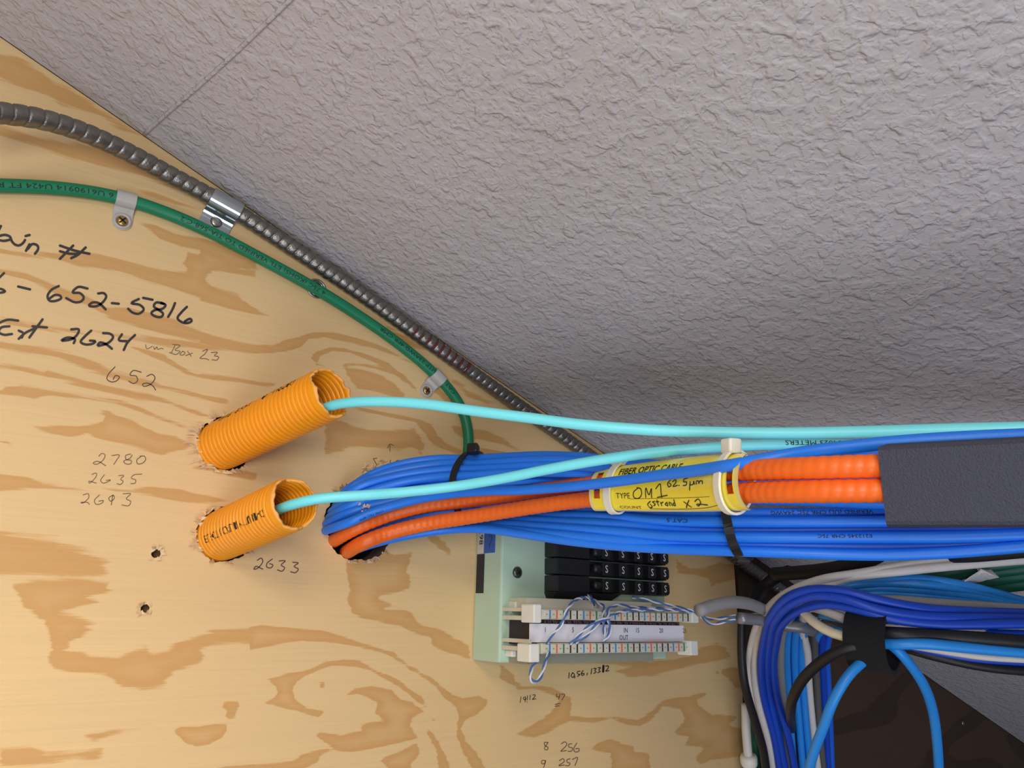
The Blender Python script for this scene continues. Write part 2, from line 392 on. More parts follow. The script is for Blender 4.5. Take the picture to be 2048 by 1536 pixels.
E_([(380,0),(700,90),(900,140),(1200,190),(1500,300),(1720,380),(1600,370),(1350,270),(1000,200),(700,120),(300,30)])
E_([(1240,110),(1560,180),(1850,270),(1950,290),(1800,280),(1500,200),(1250,140)], 1.2)
F_([(100,60),(300,30),(700,30),(880,50),(860,100),(900,120),(800,160),(700,180),(780,195),(640,240),(560,280),(470,300),(640,330),(770,375),(680,400),(740,430),(650,480),(560,540),(540,580),(500,605),(660,620),(720,645),(940,650),(1080,590),(1170,575),(1220,610),(1330,590),(1500,500),(1620,460),(1720,430),(1900,425),(2048,420),(2048,540),(1900,530),(1700,550),(1600,590),(1640,640),(1600,700),(1400,760),(1300,850),(1350,880),(1150,905),(980,890),(850,800),(600,780),(440,740),(380,680),(420,600),(400,480),(350,360),(200,250)], .5)
F_([(1790,1000),(1900,1000),(1920,1020),(1900,1060),(1880,1110),(1885,1140),(1830,1150),(1800,1130),(1820,1080),(1780,1050)])
F_([(1380,1240),(1440,1200),(1600,1200),(1720,1185),(1810,1190),(1820,1230),(1780,1290),(1680,1350),(1570,1365),(1500,1350),(1440,1290)], 1.3)
F_([(0,1380),(250,1370),(360,1420),(600,1400),(820,1370),(840,1420),(760,1470),(600,1460),(400,1490),(0,1530)], .4)
F_([(700,1280),(900,1230),(1200,1185),(1100,1210),(900,1270),(750,1310)], .4)
F_([(1730,1530),(1820,1515),(2048,1500),(2048,1560),(1720,1560)])
G_([(780,30),(760,-120),(1040,-160),(1300,-190),(1250,-30),(1290,40),(1270,90),(1180,130),(1050,150),(1030,180),(1110,210),(1170,240),(1080,260),(1230,270),(1300,310),(1350,380),(1520,430),(1640,490),(1750,560),(1760,660),(1600,620),(1460,560),(1440,490),(1300,450),(1200,400),(1040,370),(900,340),(820,300),(780,200),(800,120)], .9)
G_([(0,410),(100,395),(270,410),(420,430),(590,440),(760,490),(900,540),(1150,610),(1240,690),(1350,760),(1480,830),(1560,910),(1620,950),(1700,980),(1830,960),(1900,990),(1890,1040),(1810,1110),(1710,1160),(1690,1220),(1720,1310),(1800,1400),(1850,1470),(1890,1560),(1790,1560),(1720,1440),(1680,1360),(1650,1250),(1670,1120),(1640,1040),(1560,980),(1500,900),(1400,820),(1280,750),(1200,690),(1100,630),(960,590),(760,550),(600,520),(400,520),(200,550),(0,590)], 1.2)
G_([(130,830),(300,780),(430,760),(600,690),(760,670),(880,680),(980,740),(1100,790),(1200,840),(1300,920),(1380,970),(1420,1060),(1340,1010),(1260,940),(1180,880),(1060,810),(940,750),(820,720),(650,720),(480,780),(380,840),(340,900),(360,980),(440,1050),(600,1080),(550,1130),(400,1090),(250,1050),(110,1020),(200,970),(220,920),(200,880)], 1.3)
G_([(760,960),(830,900),(970,880),(1130,910),(1200,980),(1300,1010),(1400,1090),(1300,1130),(1280,1200),(1350,1300),(1200,1340),(950,1390),(820,1410),(700,1400),(580,1320),(530,1270),(560,1250),(720,1280),(900,1240),(880,1200),(960,1170),(1080,1160),(1000,1100),(1020,1020),(960,980),(860,940)], 1.2)
G_([(0,1510),(200,1500),(350,1480),(430,1420),(620,1380),(660,1390),(560,1430),(540,1490),(400,1560),(0,1560)])
G_([(1040,1470),(1200,1400),(1330,1340),(1360,1390),(1340,1450),(1290,1500),(1290,1560),(1120,1560)], 1.2)
G_([(1410,1240),(1430,1220),(1500,1310),(1560,1420),(1610,1560),(1510,1560),(1490,1400),(1440,1300)])
G_([(1430,1095),(1480,1150),(1460,1155)], 1.5)
G_([(555,855),(590,850),(605,880),(575,895),(558,880)], 1.3)
H_([(0,190),(60,230),(110,280),(120,330),(200,370),(330,360),(420,380),(480,410),(570,460),(570,560),(560,600),(700,620),(900,610),(1100,640),(1200,580),(1280,500),(1380,460),(1500,450),(1640,420),(1650,440),(1570,480),(1600,530),(1700,600),(1880,600),(1900,620),(1830,680),(1960,720),(1960,930),(1700,960),(1600,1000),(1560,940),(1640,860),(1480,840),(1500,780),(1380,750),(1480,640),(1440,550),(1300,530),(1220,630),(1120,690),(1000,670),(880,630),(760,660),(560,650),(420,720),(280,780),(100,760),(200,710),(330,640),(440,540),(470,480),(380,420),(280,390),(150,400),(60,340),(0,310)])
H_([(500,180),(800,150),(1050,140),(1200,170),(1400,160),(1520,130),(1600,60),(1740,25),(1810,70),(1850,140),(1700,180),(1500,210),(1330,260),(1200,290),(1040,300),(920,250),(1050,210),(800,190)], .8)
H_([(1770,240),(1850,210),(1960,240),(1960,400),(1880,380),(1830,310),(1780,280)])
H_([(730,870),(780,820),(880,790),(980,830),(1060,850),(1080,890),(1190,910),(1210,1060),(890,1060),(890,910),(800,890)], 1.2)
H_([(1725,240),(1752,255),(1740,285)], 1.2)
GR.append(G(920, 1050, [(1700,270),(1800,340),(1960,330),(2048,290),(2200,330),(2200,420),(1980,480),(1960,420),(1860,400),(1720,380)], .9, 3.94))

def to_px(X, Z):
    rel = np.stack([X-CAM[0], np.full_like(X, 0.40), Z-CAM[2]], -1)
    c = rel @ np.stack([Hv, Fv, Uv])
    return c[..., 0]/c[..., 2]*FPX+1024, c[..., 1]/c[..., 2]*FPX+768
def poly_sdf(px, py, poly):
    P = np.array(poly); Q = np.roll(P, -1, axis=0)
    d = np.full(px.shape, 1e9); inside = np.zeros(px.shape, bool)
    for (ax, ay), (bx, by) in zip(P, Q):
        ex, ey = bx-ax, by-ay; L2 = ex*ex+ey*ey+1e-9
        t = np.clip(((px-ax)*ex+(py-ay)*ey)/L2, 0, 1)
        d = np.minimum(d, (px-ax-t*ex)**2+(py-ay-t*ey)**2)
        if ay != by:
            inside ^= ((ay > py) != (by > py)) & (px < (bx-ax)*(py-ay)/(by-ay)+ax)
    d = np.sqrt(d); return np.where(inside, d, -d)

HOLES = [((452, 887), .0146, 'r'), ((451, 1068), .0142, 'r'), ((722, 1045), .0218, 'r'), ((312, 1107), .0022, 'n'), ((290, 1217), .0020, 'n')]
def make_ply():
    fine = .00125
    xs = np.r_[np.linspace(-.75, -.06, 12)[:-1], np.arange(-.06, XE, fine), XE]
    zs = np.r_[np.linspace(-.9, -.16, 12)[:-1], np.arange(-.16, C0.z+.03, fine)]
    X, Z = np.meshgrid(xs, zs, indexing='ij')
    px, py = to_px(X, Z)
    g = np.full(X.shape, -40.)
    for poly, s in GR:
        pl = np.array(poly); m = (px > pl[:, 0].min()-40) & (px < pl[:, 0].max()+40) & (py > pl[:, 1].min()-40) & (py < pl[:, 1].max()+40)
        g[m] = np.maximum(g[m], np.clip(poly_sdf(px[m], py[m], poly)*s*1.6, -40, 40))
    zc = ceil_z(X); Zc = np.minimum(Z, zc)
    nx, nz = X.shape
    keep = (Z[:-1, :-1] < zc[:-1, :-1]) | (Z[1:, :-1] < zc[1:, :-1])
    X2, Z2 = X.copy(), Zc.copy()
    mx, mz = (X[:-1, :-1]+X[1:, 1:])/2, (Z[:-1, :-1]+Z[1:, 1:])/2
    for (hx, hy), r, k in HOLES:
        c = PH(hx, hy); a = np.arctan2(mz-c.z, mx-c.x)
        rr = r*(1+.04*np.sin(5*a+hx)+.03*np.sin(13*a))
        gone = ((mx-c.x)**2+(mz-c.z)**2) <= rr*rr
        keep &= ~gone
        vg = np.zeros(X.shape, bool); vk = np.zeros(X.shape, bool)
        for di in (0, 1):
            for dj in (0, 1):
                vg[di:nx-1+di, dj:nz-1+dj] |= gone; vk[di:nx-1+di, dj:nz-1+dj] |= ~gone
        rim = vg & vk; av = np.arctan2(Z-c.z, X-c.x); rv = r*(1+.03*np.sin(5*av+hx)+.02*np.sin(13*av)+.015*np.sin(31*av))
        X2[rim] = (c.x+np.cos(av)*rv)[rim]; Z2[rim] = (c.z+np.sin(av)*rv)[rim]
    idx = np.arange(nx*nz).reshape(nx, nz)
    q = np.stack([idx[:-1, :-1], idx[1:, :-1], idx[1:, 1:], idx[:-1, 1:]], -1)[keep]
    me = bpy.data.meshes.new('board_face')
    co = np.stack([X2, np.zeros_like(X), Z2], -1).reshape(-1, 3)
    used = np.unique(q); remap = np.full(nx*nz, -1); remap[used] = np.arange(len(used)); q = remap[q]; co = co[used]
    me.vertices.add(len(co)); me.vertices.foreach_set('co', co.ravel())
    me.loops.add(q.size); me.loops.foreach_set('vertex_index', q.ravel().astype(np.int32))
    me.polygons.add(len(q)); me.polygons.foreach_set('loop_start', (np.arange(len(q))*4).astype(np.int32))
    me.update(calc_edges=True)
    at = me.attributes.new('grain', 'FLOAT', 'POINT'); at.data.foreach_set('value', g.reshape(-1)[used].astype(np.float32))  # grain, plus the conduit's painted shadow in one band
    me.materials.append(M_ply)
    o = bpy.data.objects.new('board_face', me); COL.objects.link(o); return o
ply = thing('plywood_board', 'light plywood backboard with wavy grain, handwritten numbers and drilled holes', 'plywood board', (0, 0, 0))
face = make_ply(); face.parent = ply; ROOT[face] = Vector((0, 0, 0))
# core of the sheet behind the face veneer: right edge and a back, with drilled hole walls
TH = .018
mb = MB(); mb.add([(XE, 0, -.9), (XE, TH, -.9), (XE, TH, ceil_z(XE)), (XE, 0, ceil_z(XE))], [(0, 1, 2, 3)])
mb.build('board_edge', M_holewood, ply)
for (hx, hy), r, k in HOLES:
    c = PH(hx, hy); rr = r*1.06
    d = TH if k == 'r' else .004
    v, f = lathe(c, EY, [(rr, .0002), (rr*.98, d*.5), (rr*.97, d)], 40)
    mesh('drilled_hole_wall' if k == 'r' else 'nail_hole_wall', v, [q for q in f if len(q) == 4] + ([f[-2]] if k == 'n' else []), M_holewood if k == 'r' else M_nail, ply, smooth=True)

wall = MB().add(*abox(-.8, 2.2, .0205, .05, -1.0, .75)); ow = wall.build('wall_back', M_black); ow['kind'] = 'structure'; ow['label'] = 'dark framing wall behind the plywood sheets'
# brown sheet to the right, shade darkened into its colour, cut along the slope
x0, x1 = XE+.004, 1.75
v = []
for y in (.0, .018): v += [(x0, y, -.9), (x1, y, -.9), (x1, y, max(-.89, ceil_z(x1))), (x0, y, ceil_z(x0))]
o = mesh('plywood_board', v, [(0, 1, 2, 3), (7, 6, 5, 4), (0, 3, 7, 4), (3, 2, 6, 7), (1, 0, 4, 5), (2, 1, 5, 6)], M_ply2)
tag(o, 'brown plywood sheet with shade in its colour behind the vertical cable bundle at lower right', 'plywood board')
# ceiling slab
def cpt(s, y, t=0.): return C0 + LS*s + Vector((0, y, 0)) - CN*t
v = [cpt(-.9, -.0008), cpt(2.3, -.0008), cpt(2.3, -.48), cpt(-.9, -.48)] + [cpt(-.9, -.0008, .02), cpt(2.3, -.0008, .02), cpt(2.3, -.48, .02), cpt(-.9, -.48, .02)]
o = mesh('ceiling', v, [(0, 1, 2, 3), (7, 6, 5, 4), (0, 4, 5, 1), (1, 5, 6, 2), (2, 6, 7, 3), (3, 7, 4, 0)], M_ceil); o['kind'] = 'structure'; o['label'] = 'sloping ceiling with knockdown plaster texture in lavender grey'
def on_ceiling(x, y, off=0.):
    w = Vector(ray(x, y)); t = (C0-Vector(CAM)).dot(CN)/w.dot(CN); return Vector(CAM)+w*t+CN*off
v, f = tube([on_ceiling(x, y, .0001) for x, y in ((289, 268), (340, 222), (400, 170), (455, 120), (510, 68), (590, -10), (760, -180))], .0011, 6, .006)
mesh('plaster_seam', v, f, M_ceil, o, smooth=True)

# splinters round the holes
mb = MB()
def splinters(hx, hy, r, angs, n, L0, L1, lift=.004):
    c = PH(hx, hy)
    for _ in range(n):
        a = math.radians(random.uniform(*random.choice(angs))); rr = r*random.uniform(.98, 1.06)
        b = c + Vector((math.cos(a)*rr, -.0002, math.sin(a)*rr)); L_ = random.uniform(L0, L1)
        d = Vector((random.choice((-1, -1, 1))*random.uniform(.6, 1) if math.cos(a) < .3 else random.uniform(-.4, 1), 0, math.sin(a)*.5+random.uniform(-.3, .3))).normalized()
        tip = b + d*L_ + Vector((0, -random.uniform(.0005, lift), 0)); w = d.cross(EY)*random.uniform(.0005, .0013)
        mb.add([b-w, b+w, tip, b+Vector((0, .0012, 0))], [(0, 1, 2), (1, 3, 2), (3, 0, 2), (0, 3, 1)])
splinters(452, 887, .0146, [(95, 250)], 46, .002, .008)
splinters(452, 887, .0146, [(250, 330)], 16, .001, .004)
splinters(451, 1068, .0142, [(110, 330)], 44, .001, .005)
splinters(722, 1045, .0218, [(70, 150)], 40, .002, .007, .006)
splinters(722, 1045, .0218, [(250, 320)], 20, .001, .003)
splinters(312, 1107, .0024, [(0, 360)], 14, .001, .003, .002)
splinters(290, 1217, .0022, [(0, 360)], 14, .001, .0028, .002)
mb.build('splinters', M_splint, ply, kind='stuff', label='pale torn wood splinters around the drilled holes')

# handwriting on the plywood
def write(strokes, ox, oy, w, m, label, k=4.):
    mb = MB(); h = .00012
    for i, st in enumerate(strokes):
        v, f = ribbon([(ox+x/k, oy+y/k) for x, y in st], w)
        mb.add([PH(p[0], p[1], h+(i % 5)*.00001) for p in v], f)
    return mb.build('handwriting', m, ply, label=label)
write([[(-8,158),(7,128)], [(-20,212),(40,199),(80,214),(92,245),(118,275),(152,284),(186,262),(200,240)], [(-20,238),(30,247),(85,236)], [(205,208),(236,200)], [(235,275),(208,326)], [(222,312),(260,272),(300,285),(305,312),(280,350)],
       [(480,285),(600,325),(715,350)], [(480,330),(560,350),(635,350)], [(585,285),(540,330),(480,390)], [(685,300),(620,360),(570,385)]], 0, 420, 5.2, M_marker, 'black marker word ending in ain with a number sign')
write([[(32,505),(-10,545)], [(-12,628),(20,635),(42,652),(5,662)], [(145,612),(240,635)],
       [(470,608),(410,640),(380,690),(395,725),(440,728),(490,705),(480,685),(440,680),(400,705)],
       [(700,628),(625,616),(580,660),(640,665),(670,700),(650,730),(600,738),(530,705)], [(785,668),(830,665),(850,690),(820,740),(770,770),(710,765),(740,740),(790,745),(845,795)], [(895,745),(950,750)],
       [(1220,718),(1145,703)], [(1110,712),(1050,745),(1120,760),(1150,795),(1110,830),(1060,820),(1025,790)], [(1310,750),(1250,740),(1230,770),(1270,800),(1305,830),(1290,855),(1240,850),(1210,825),(1240,800),(1300,790),(1325,760),(1290,742)],
       [(1400,745),(1380,795),(1345,855)], [(1495,775),(1450,820),(1420,865),(1450,895),(1500,905),(1535,885),(1520,870),(1480,890)]], 0, 420, 5.0, M_marker, 'black marker telephone number 652-5816')
write([[(145,885),(60,878),(-10,905)], [(75,930),(10,940),(-10,975),(30,998),(95,992)], [(150,965),(185,985),(175,1020)], [(270,950),(200,985),(150,1030)], [(340,875),(300,930),(235,1020)], [(260,930),(375,940)],
       [(570,955),(630,955),(625,985),(580,1030),(490,1045),(540,1020),(600,1035),(590,1065)], [(730,965),(680,1010),(645,1055),(680,1075),(740,1070),(765,1050),(720,1045)],
       [(825,985),(880,990),(905,1015),(870,1060),(780,1085),(800,1060),(850,1075),(895,1110)], [(975,995),(950,1040),(1030,1050)], [(1080,1000),(1020,1060),(990,1120)]], 0, 420, 5.0, M_marker, 'black marker note Ext 2624')
write([[(1165,1078),(1175,1110),(1220,1090)], [(1230,1095),(1235,1115),(1255,1095),(1262,1115),(1290,1105),(1305,1112)], [(1380,1075),(1440,1085),(1400,1120),(1440,1130),(1410,1155),(1355,1140)], [(1400,1085),(1370,1145)],
       [(1460,1130),(1440,1155),(1465,1160),(1480,1140),(1460,1130)], [(1500,1130),(1530,1170)], [(1540,1145),(1485,1165)], [(1620,1130),(1660,1115),(1640,1150),(1600,1185),(1650,1190),(1670,1200)], [(1690,1140),(1740,1140),(1715,1165),(1750,1175),(1735,1200),(1695,1198)]],
      0, 420, 1.5, M_pencil, 'thin pencil note vm Box 23')
write([[(920,1255),(870,1310),(855,1350),(890,1375),(935,1365),(955,1335),(925,1325),(905,1355)], [(1130,1297),(1065,1285),(1040,1320),(1090,1330),(1100,1365),(1070,1388),(1030,1370)], [(1175,1330),(1215,1315),(1240,1340),(1210,1390),(1150,1410),(1140,1395),(1180,1385),(1225,1410),(1245,1440)]], 0, 420, 2.0, M_pen, 'thin pen number 652')
write([[(790,690),(815,668),(840,680),(825,720),(770,755),(745,745),(780,730),(845,765)], [(895,685),(955,680),(930,725),(910,755)], [(1045,672),(1005,685),(1010,715),(1050,725),(1045,750),(1005,750),(990,730),(1040,705),(1058,680)], [(1130,690),(1095,720),(1100,750),(1140,745),(1165,715),(1155,690),(1120,690)]], 0, 740, 1.6, M_pencil, 'pencil number 2780')
write([[(735,835),(770,825),(770,850),(715,905),(710,890),(770,905)], [(835,838),(805,885),(825,905),(860,895),(885,880),(850,882)], [(950,845),(990,845),(965,875),(985,890),(965,915),(935,910)], [(1135,832),(1070,840),(1050,865),(1085,880),(1080,905),(1045,910)]], 0, 740, 1.5, M_pencil, 'pencil number 2635')
write([[(665,1000),(705,990),(710,1020),(660,1065),(645,1060),(700,1060),(715,1075)], [(795,1000),(755,1045),(770,1075),(815,1065),(828,1045),(790,1050)], [(905,1000),(870,1025),(885,1050),(915,1025),(905,1000),(890,1080)], [(985,990),(1045,990),(1010,1030),(1045,1050),(1030,1085),(975,1080)]], 0, 740, 1.6, M_pencil, 'pencil number 2693')
write([[(1370,880),(1400,865),(1410,890),(1370,940),(1345,945),(1360,925),(1410,945)], [(1480,870),(1440,905),(1440,930),(1470,935),(1485,915),(1460,905)], [(1530,885),(1575,885),(1545,915),(1570,935),(1550,960),(1518,950)], [(1630,895),(1670,900),(1640,925),(1670,945),(1650,970),(1615,965)]], 140, 880, 2.0, M_pen, 'pen number 2633', 3.658)
write([[(520,595),(520,650)], [(500,625),(520,592),(550,605)], [(525,720),(510,785)], [(588,722),(566,730),(592,748),(570,765),(566,745),(596,735),(588,722)], [(385,710),(415,705)], [(388,712),(415,760)]], 650, 740, 1.5, M_pencil, 'pencil arrow and number 18')
write([[(555,262),(550,305)], [(580,262),(570,290),(585,300),(595,275),(580,262)], [(600,290),(597,305)], [(640,250),(620,255),(622,272),(640,275),(620,292)], [(665,245),(650,270),(660,285),(675,270),(655,268)], [(700,265),(695,280)], [(735,230),(728,272)],
       [(750,228),(770,228),(758,245),(770,255),(750,268)], [(785,222),(805,222),(790,242),(803,252),(782,262)], [(845,210),(868,208),(862,230),(845,250),(872,245)]], 1000, 1280, 1.7, M_dark, 'ink address 10,56,133.12')
write([[(828,207),(825,253)]], 1000, 1280, 4.5, M_dark, 'ink blot in the address')
write([[(168,455),(162,500)], [(205,455),(185,465),(195,480),(208,460),(200,495)], [(220,445),(218,480)], [(216,493),(217,497)], [(243,440),(238,478)], [(262,440),(283,440),(275,458),(258,476),(288,470)]], 1000, 1280, 1.3, M_dark, 'ink number 19!12')
write([[(455,430),(452,452),(480,455)], [(478,432),(470,475)], [(490,435),(518,435),(495,480)], [(440,515),(482,508)], [(440,530),(475,526)]], 1000, 1280, 1.4, M_pen, 'pen number 47 underlined twice')
write([[(380,820),(355,820),(360,845),(385,860),(375,880),(355,870),(385,820)], [(490,830),(520,815),(535,835),(490,885),(485,890),(530,885)], [(575,830),(550,835),(550,855),(580,865),(570,890),(545,890)], [(615,825),(590,870),(600,895),(630,890),(632,870),(605,870)]], 1000, 1280, 1.7, M_pencil, 'pencil numbers 8 and 256')
write([[(365,965),(335,965),(335,990),(360,985),(365,965),(350,1020)], [(475,965),(505,950),(515,970),(470,1005),(515,1000)], [(560,950),(535,960),(540,980),(560,985),(550,1005),(525,1005)], [(580,955),(620,940),(600,1005)]], 1000, 1280, 1.7, M_pencil, 'pencil numbers 9 and 257')

# ------------------------------------------------------------------ flexible steel conduit along the ceiling corner
RF = .0050
flex_pts = [PH(-60, 222, .044), PH(0, 226, .037), PH(80, 238, .031), PH(160, 262, .024), PH(250, 302, .016), PH(340, 350, .010), PH(445, 407, .0064), PH(560, 480, .0056), PH(720, 586, .0056), PH(862, 687, .0056),
            PH(1025, 803, .0056), PH(1135, 880, .0056), PH(1190, 919, .006), PH(1330, 1018, .006), PH(1480, 1122, .006), PH(1570, 1186, .006), PH(1700, 1280, .006)]
pitch = .0052
def rf_flex(s, a):
    k = np.clip(s, 0, .15); phi = (k/.0072 + (k*k/.30)*(1/.0052-1/.0072)) + np.maximum(s-.15, 0)/.0052
    ph = (phi + a/(2*math.pi)) % 1.0
    body = .95+.05*np.sin(np.pi*np.clip(ph/.84, 0, 1))**.7
    return RF*np.where(ph < .84, body, .95-.10*np.sin(np.pi*(ph-.84)/.16))
v, f = tube(flex_pts, RF, 28, pitch/14, rf_flex)
flex = mesh('flexible_metal_conduit', v, f, M_steel, None, smooth=True, origin=v[0])
tag(flex, 'ribbed flexible steel conduit running down along the ceiling corner', 'conduit')
# dull red marks coloured onto some turns
mb = MB()
Rr, ss = spline(flex_pts, .002)
Tf, Uf, Wf = frames(Rr)
pxs = to_px(Rr[:, 0], Rr[:, 2])[0]
for k in range(9):
    s0 = np.interp(815+k*13.0, pxs, ss); L_ = random.uniform(.0012, .0022)
    vv = []
    for ds in (0, L_):
        p = Vector([np.interp(s0+ds, ss, Rr[:, i]) for i in range(3)]); t = Vector([np.interp(s0+ds, ss, Tf[:, i]) for i in range(3)]).normalized()
        e = (Vector((.15, -1, -.35)) - t*Vector((.15, -1, -.35)).dot(t)).normalized(); b = t.cross(e)
        for a in np.linspace(-1.1, .9, 7): vv.append(p+(e*math.cos(a)+b*math.sin(a))*(RF*1.003))
    mb.add(vv, [(i, i+1, i+8, i+7) for i in range(6)])
mb.build('red_rib_mark', mat('dull_red', (92, 34, 32), .6), flex, label='dull red marks on the ribs')

# ------------------------------------------------------------------ straps and clamps screwed to the plywood
def clamp(name, label, cat, cpx, cable_pts, axis_h, r, width, tab_len, th, m, screw_m, rim=False, round_end=True, flip=1, group=None):
    c = PH(*cpx, axis_h); R_, s_ = spline(cable_pts, .003)
    i = int(np.argmin(np.linalg.norm(R_-np.array(c), axis=1))); c = Vector(R_[i]); t = Vector(R_[min(i+2, len(R_)-1)]-R_[max(i-2, 0)]); t.y = 0; t.normalize()
    d = t.cross(EY).normalized()                      # across the cable, in the board
    if d.z > 0: d = -d
    out = -EY; hc = -c.y
    root = thing(name, label, cat, c + EY*hc, group)
    # band: arch over the cable then a flat tab down the board
    prof = []
    for a in np.linspace(math.radians(205), math.radians(-20), 18): prof.append((math.cos(a)*(r+.0002), math.sin(a)*(r+.0002)))
    prof = [(p[0], max(p[1], -hc+.0004)) for p in prof]
    xt = prof[-1][0]
    prof += [(xt+.0012, -hc+.0022), (xt+.0026, -hc+.0010), (xt+.0045, -hc+.0008)]
    P = np.array(prof); Tn = np.gradient(P, axis=0); Tn /= np.linalg.norm(Tn, axis=1)[:, None]; Nn = np.stack([-Tn[:, 1], Tn[:, 0]], 1)
    v = []; f = []
    n = len(P)
    for j in range(n):
        for off in (0, th):
            q = P[j]+Nn[j]*off*1.0
            for w in (-width/2, width/2): v.append(c + d*q[0] + out*q[1] + t*w)
    for j in range(n-1):
        a, b = 4*j, 4*j+4
        f += [(a, a+1, b+1, b), (a+2, b+2, b+3, a+3), (a, b, b+2, a+2), (a+1, a+3, b+3, b+1)]
    f += [(0, 2, 3, 1), (4*n-4, 4*n-3, 4*n-1, 4*n-2)]
    mesh('band', v, f, m, root)
    # tab
    x0 = xt+.0030; tc = c + d*(x0+tab_len*.5) + out*(-hc)
    pts = []
    if round_end:
        pts = [(x0, -width/2), (x0, width/2)] + [(x0+tab_len-width/2+math.cos(a)*width/2, math.sin(a)*width/2) for a in np.linspace(math.pi/2, -math.pi/2, 14)]
    else:
        cc = width*.12
        pts = [(x0, -width/2), (x0, width/2), (x0+tab_len-cc, width/2), (x0+tab_len, width/2-cc), (x0+tab_len, -width/2+cc), (x0+tab_len-cc, -width/2)]
    v = [c + d*p[0] + t*p[1] + out*(-hc+hh) for hh in (.0002, .0002+th*1.4) for p in pts]; k = len(pts)
    f = [tuple(range(k)), tuple(reversed(range(k, 2*k)))] + [(j, (j+1) % k, k+(j+1) % k, k+j) for j in range(k)]
    mesh('tab', v, f, m, root)
    sc = c + d*(x0+(tab_len-width/2 if round_end else .0016)) + out*(-hc+th*1.4)
    if rim:
        v, f = lathe(sc, out, [(width*.46, 0), (width*.46, .0009), (width*.36, .0012), (width*.32, .0004), (width*.30, .0002)], 24); mesh('screw_boss', v, f[:-2], m, root, smooth=True)
    rs = .0033 if not rim else width*.30
    v, f = lathe(sc, out, [(rs, 0), (rs, .0006), (rs*.75, .0012), (rs*.3, .0015), (0.0001, .0015)], 22)
    s = mesh('screw', v, f, screw_m, root, smooth=True)
    dirs = [Matrix.Rotation(math.radians(35), 3, 'Y') @ EX] + ([Matrix.Rotation(math.radians(125), 3, 'Y') @ EX] if rim else [])
    mb = MB()
    for dd in dirs:
        mb.add(*box(sc+out*.0014, (dd, out, dd.cross(out)), (rs*.75, .00025, rs*.14)))
    mb.build('drive_slot', M_dark if rim else M_steel, s)
    return root
clamp('conduit_strap', 'shiny one-hole steel strap holding the ribbed metal conduit', 'strap', (452, 409), flex_pts, .0064, RF*1.0, .0170, .0115, .0007, M_zinc, M_screw, round_end=False)

green_pts = [PH(-60, 370, .0036), PH(0, 371, .0036), (PH(110, 376, .0036)), PH(190, 386, .0036), PH(255, 400, .0036), PH(330, 425, .0036), PH(410, 459, .0045), PH(520, 516, .0045), PH(620, 571, .0045), PH(700, 620, .0036), PH(790, 682, .0036), PH(870, 749, .0036),
             PH(908, 792, .0036), PH(930, 835, .0036), PH(937, 880, .0036), PH(932, 930, .0036), PH(915, 990, .004), PH(900, 1060, .004)]
RG = .0034
v, f = tube(green_pts, RG, 14, .004); green = mesh('network_cable', v, f, M_green, None, smooth=True, origin=v[0])
tag(green, 'green network cable clipped to the plywood below the metal conduit', 'cable')
def s_at(pts, x):
    R_, s_ = spline(pts, .003); rel = R_-CAM; c = rel @ np.stack([Hv, Fv, Uv]); p = c[:, 0]/c[:, 2]*FPX+1024
    return float(s_[int(np.argmin(np.abs(p-x)))])
FG = (-.1, -1, .1)
print_tube(green, green_pts, RG, s_at(green_pts, 225), .0024, '6 U6190914 U424 FT ROHS', FG, -.45, True, stretch=1.5)
print_tube(green, green_pts, RG, s_at(green_pts, 650), .0024, '4 75C (KOHS) ETL VERIFIED TO TIA-568-C.2', FG, -.45, True, stretch=1.32)
print_tube(green, green_pts, RG, s_at(green_pts, 905), .0022, 'CAT 6 U/UTP 23AWG 4PR CMR', FG, -.3, True, stretch=1.5)
clamp('cable_clip', 'clear plastic clip with brass screw on the green cable, near the left edge', 'cable clip', (257, 400), green_pts, .0036, RG, .0094, .0098, .0008, M_nylon, M_brass, rim=True, group='clips on the green cable')
clamp('cable_clip', 'clear plastic clip on the green cable, right above the aqua cable', 'cable clip', (873, 751), green_pts, .0036, RG, .0088, .0098, .0008, M_nylon, M_brass, rim=True, group='clips on the green cable')
c = PH(632, 578, 0)
er = thing('metal_eyelet', 'small round metal eyelet in the plywood behind the green cable', 'eyelet', c)
for nm, rr, r_ in (('rim', .0056, .0007), ('inner_ring', .0043, .0006)):
    v, f = tube([c+Vector((math.cos(a)*rr, -.0007, math.sin(a)*rr)) for a in np.linspace(0, 2*math.pi, 16)[:-1]], r_, 8, .0008, closed=True); mesh(nm, v, f, M_screw, er, smooth=True)
v, f = lathe(c, -EY, [(.0043, .0001), (.0001, .0002)], 20); mesh('hole', v, f, M_dark, er)

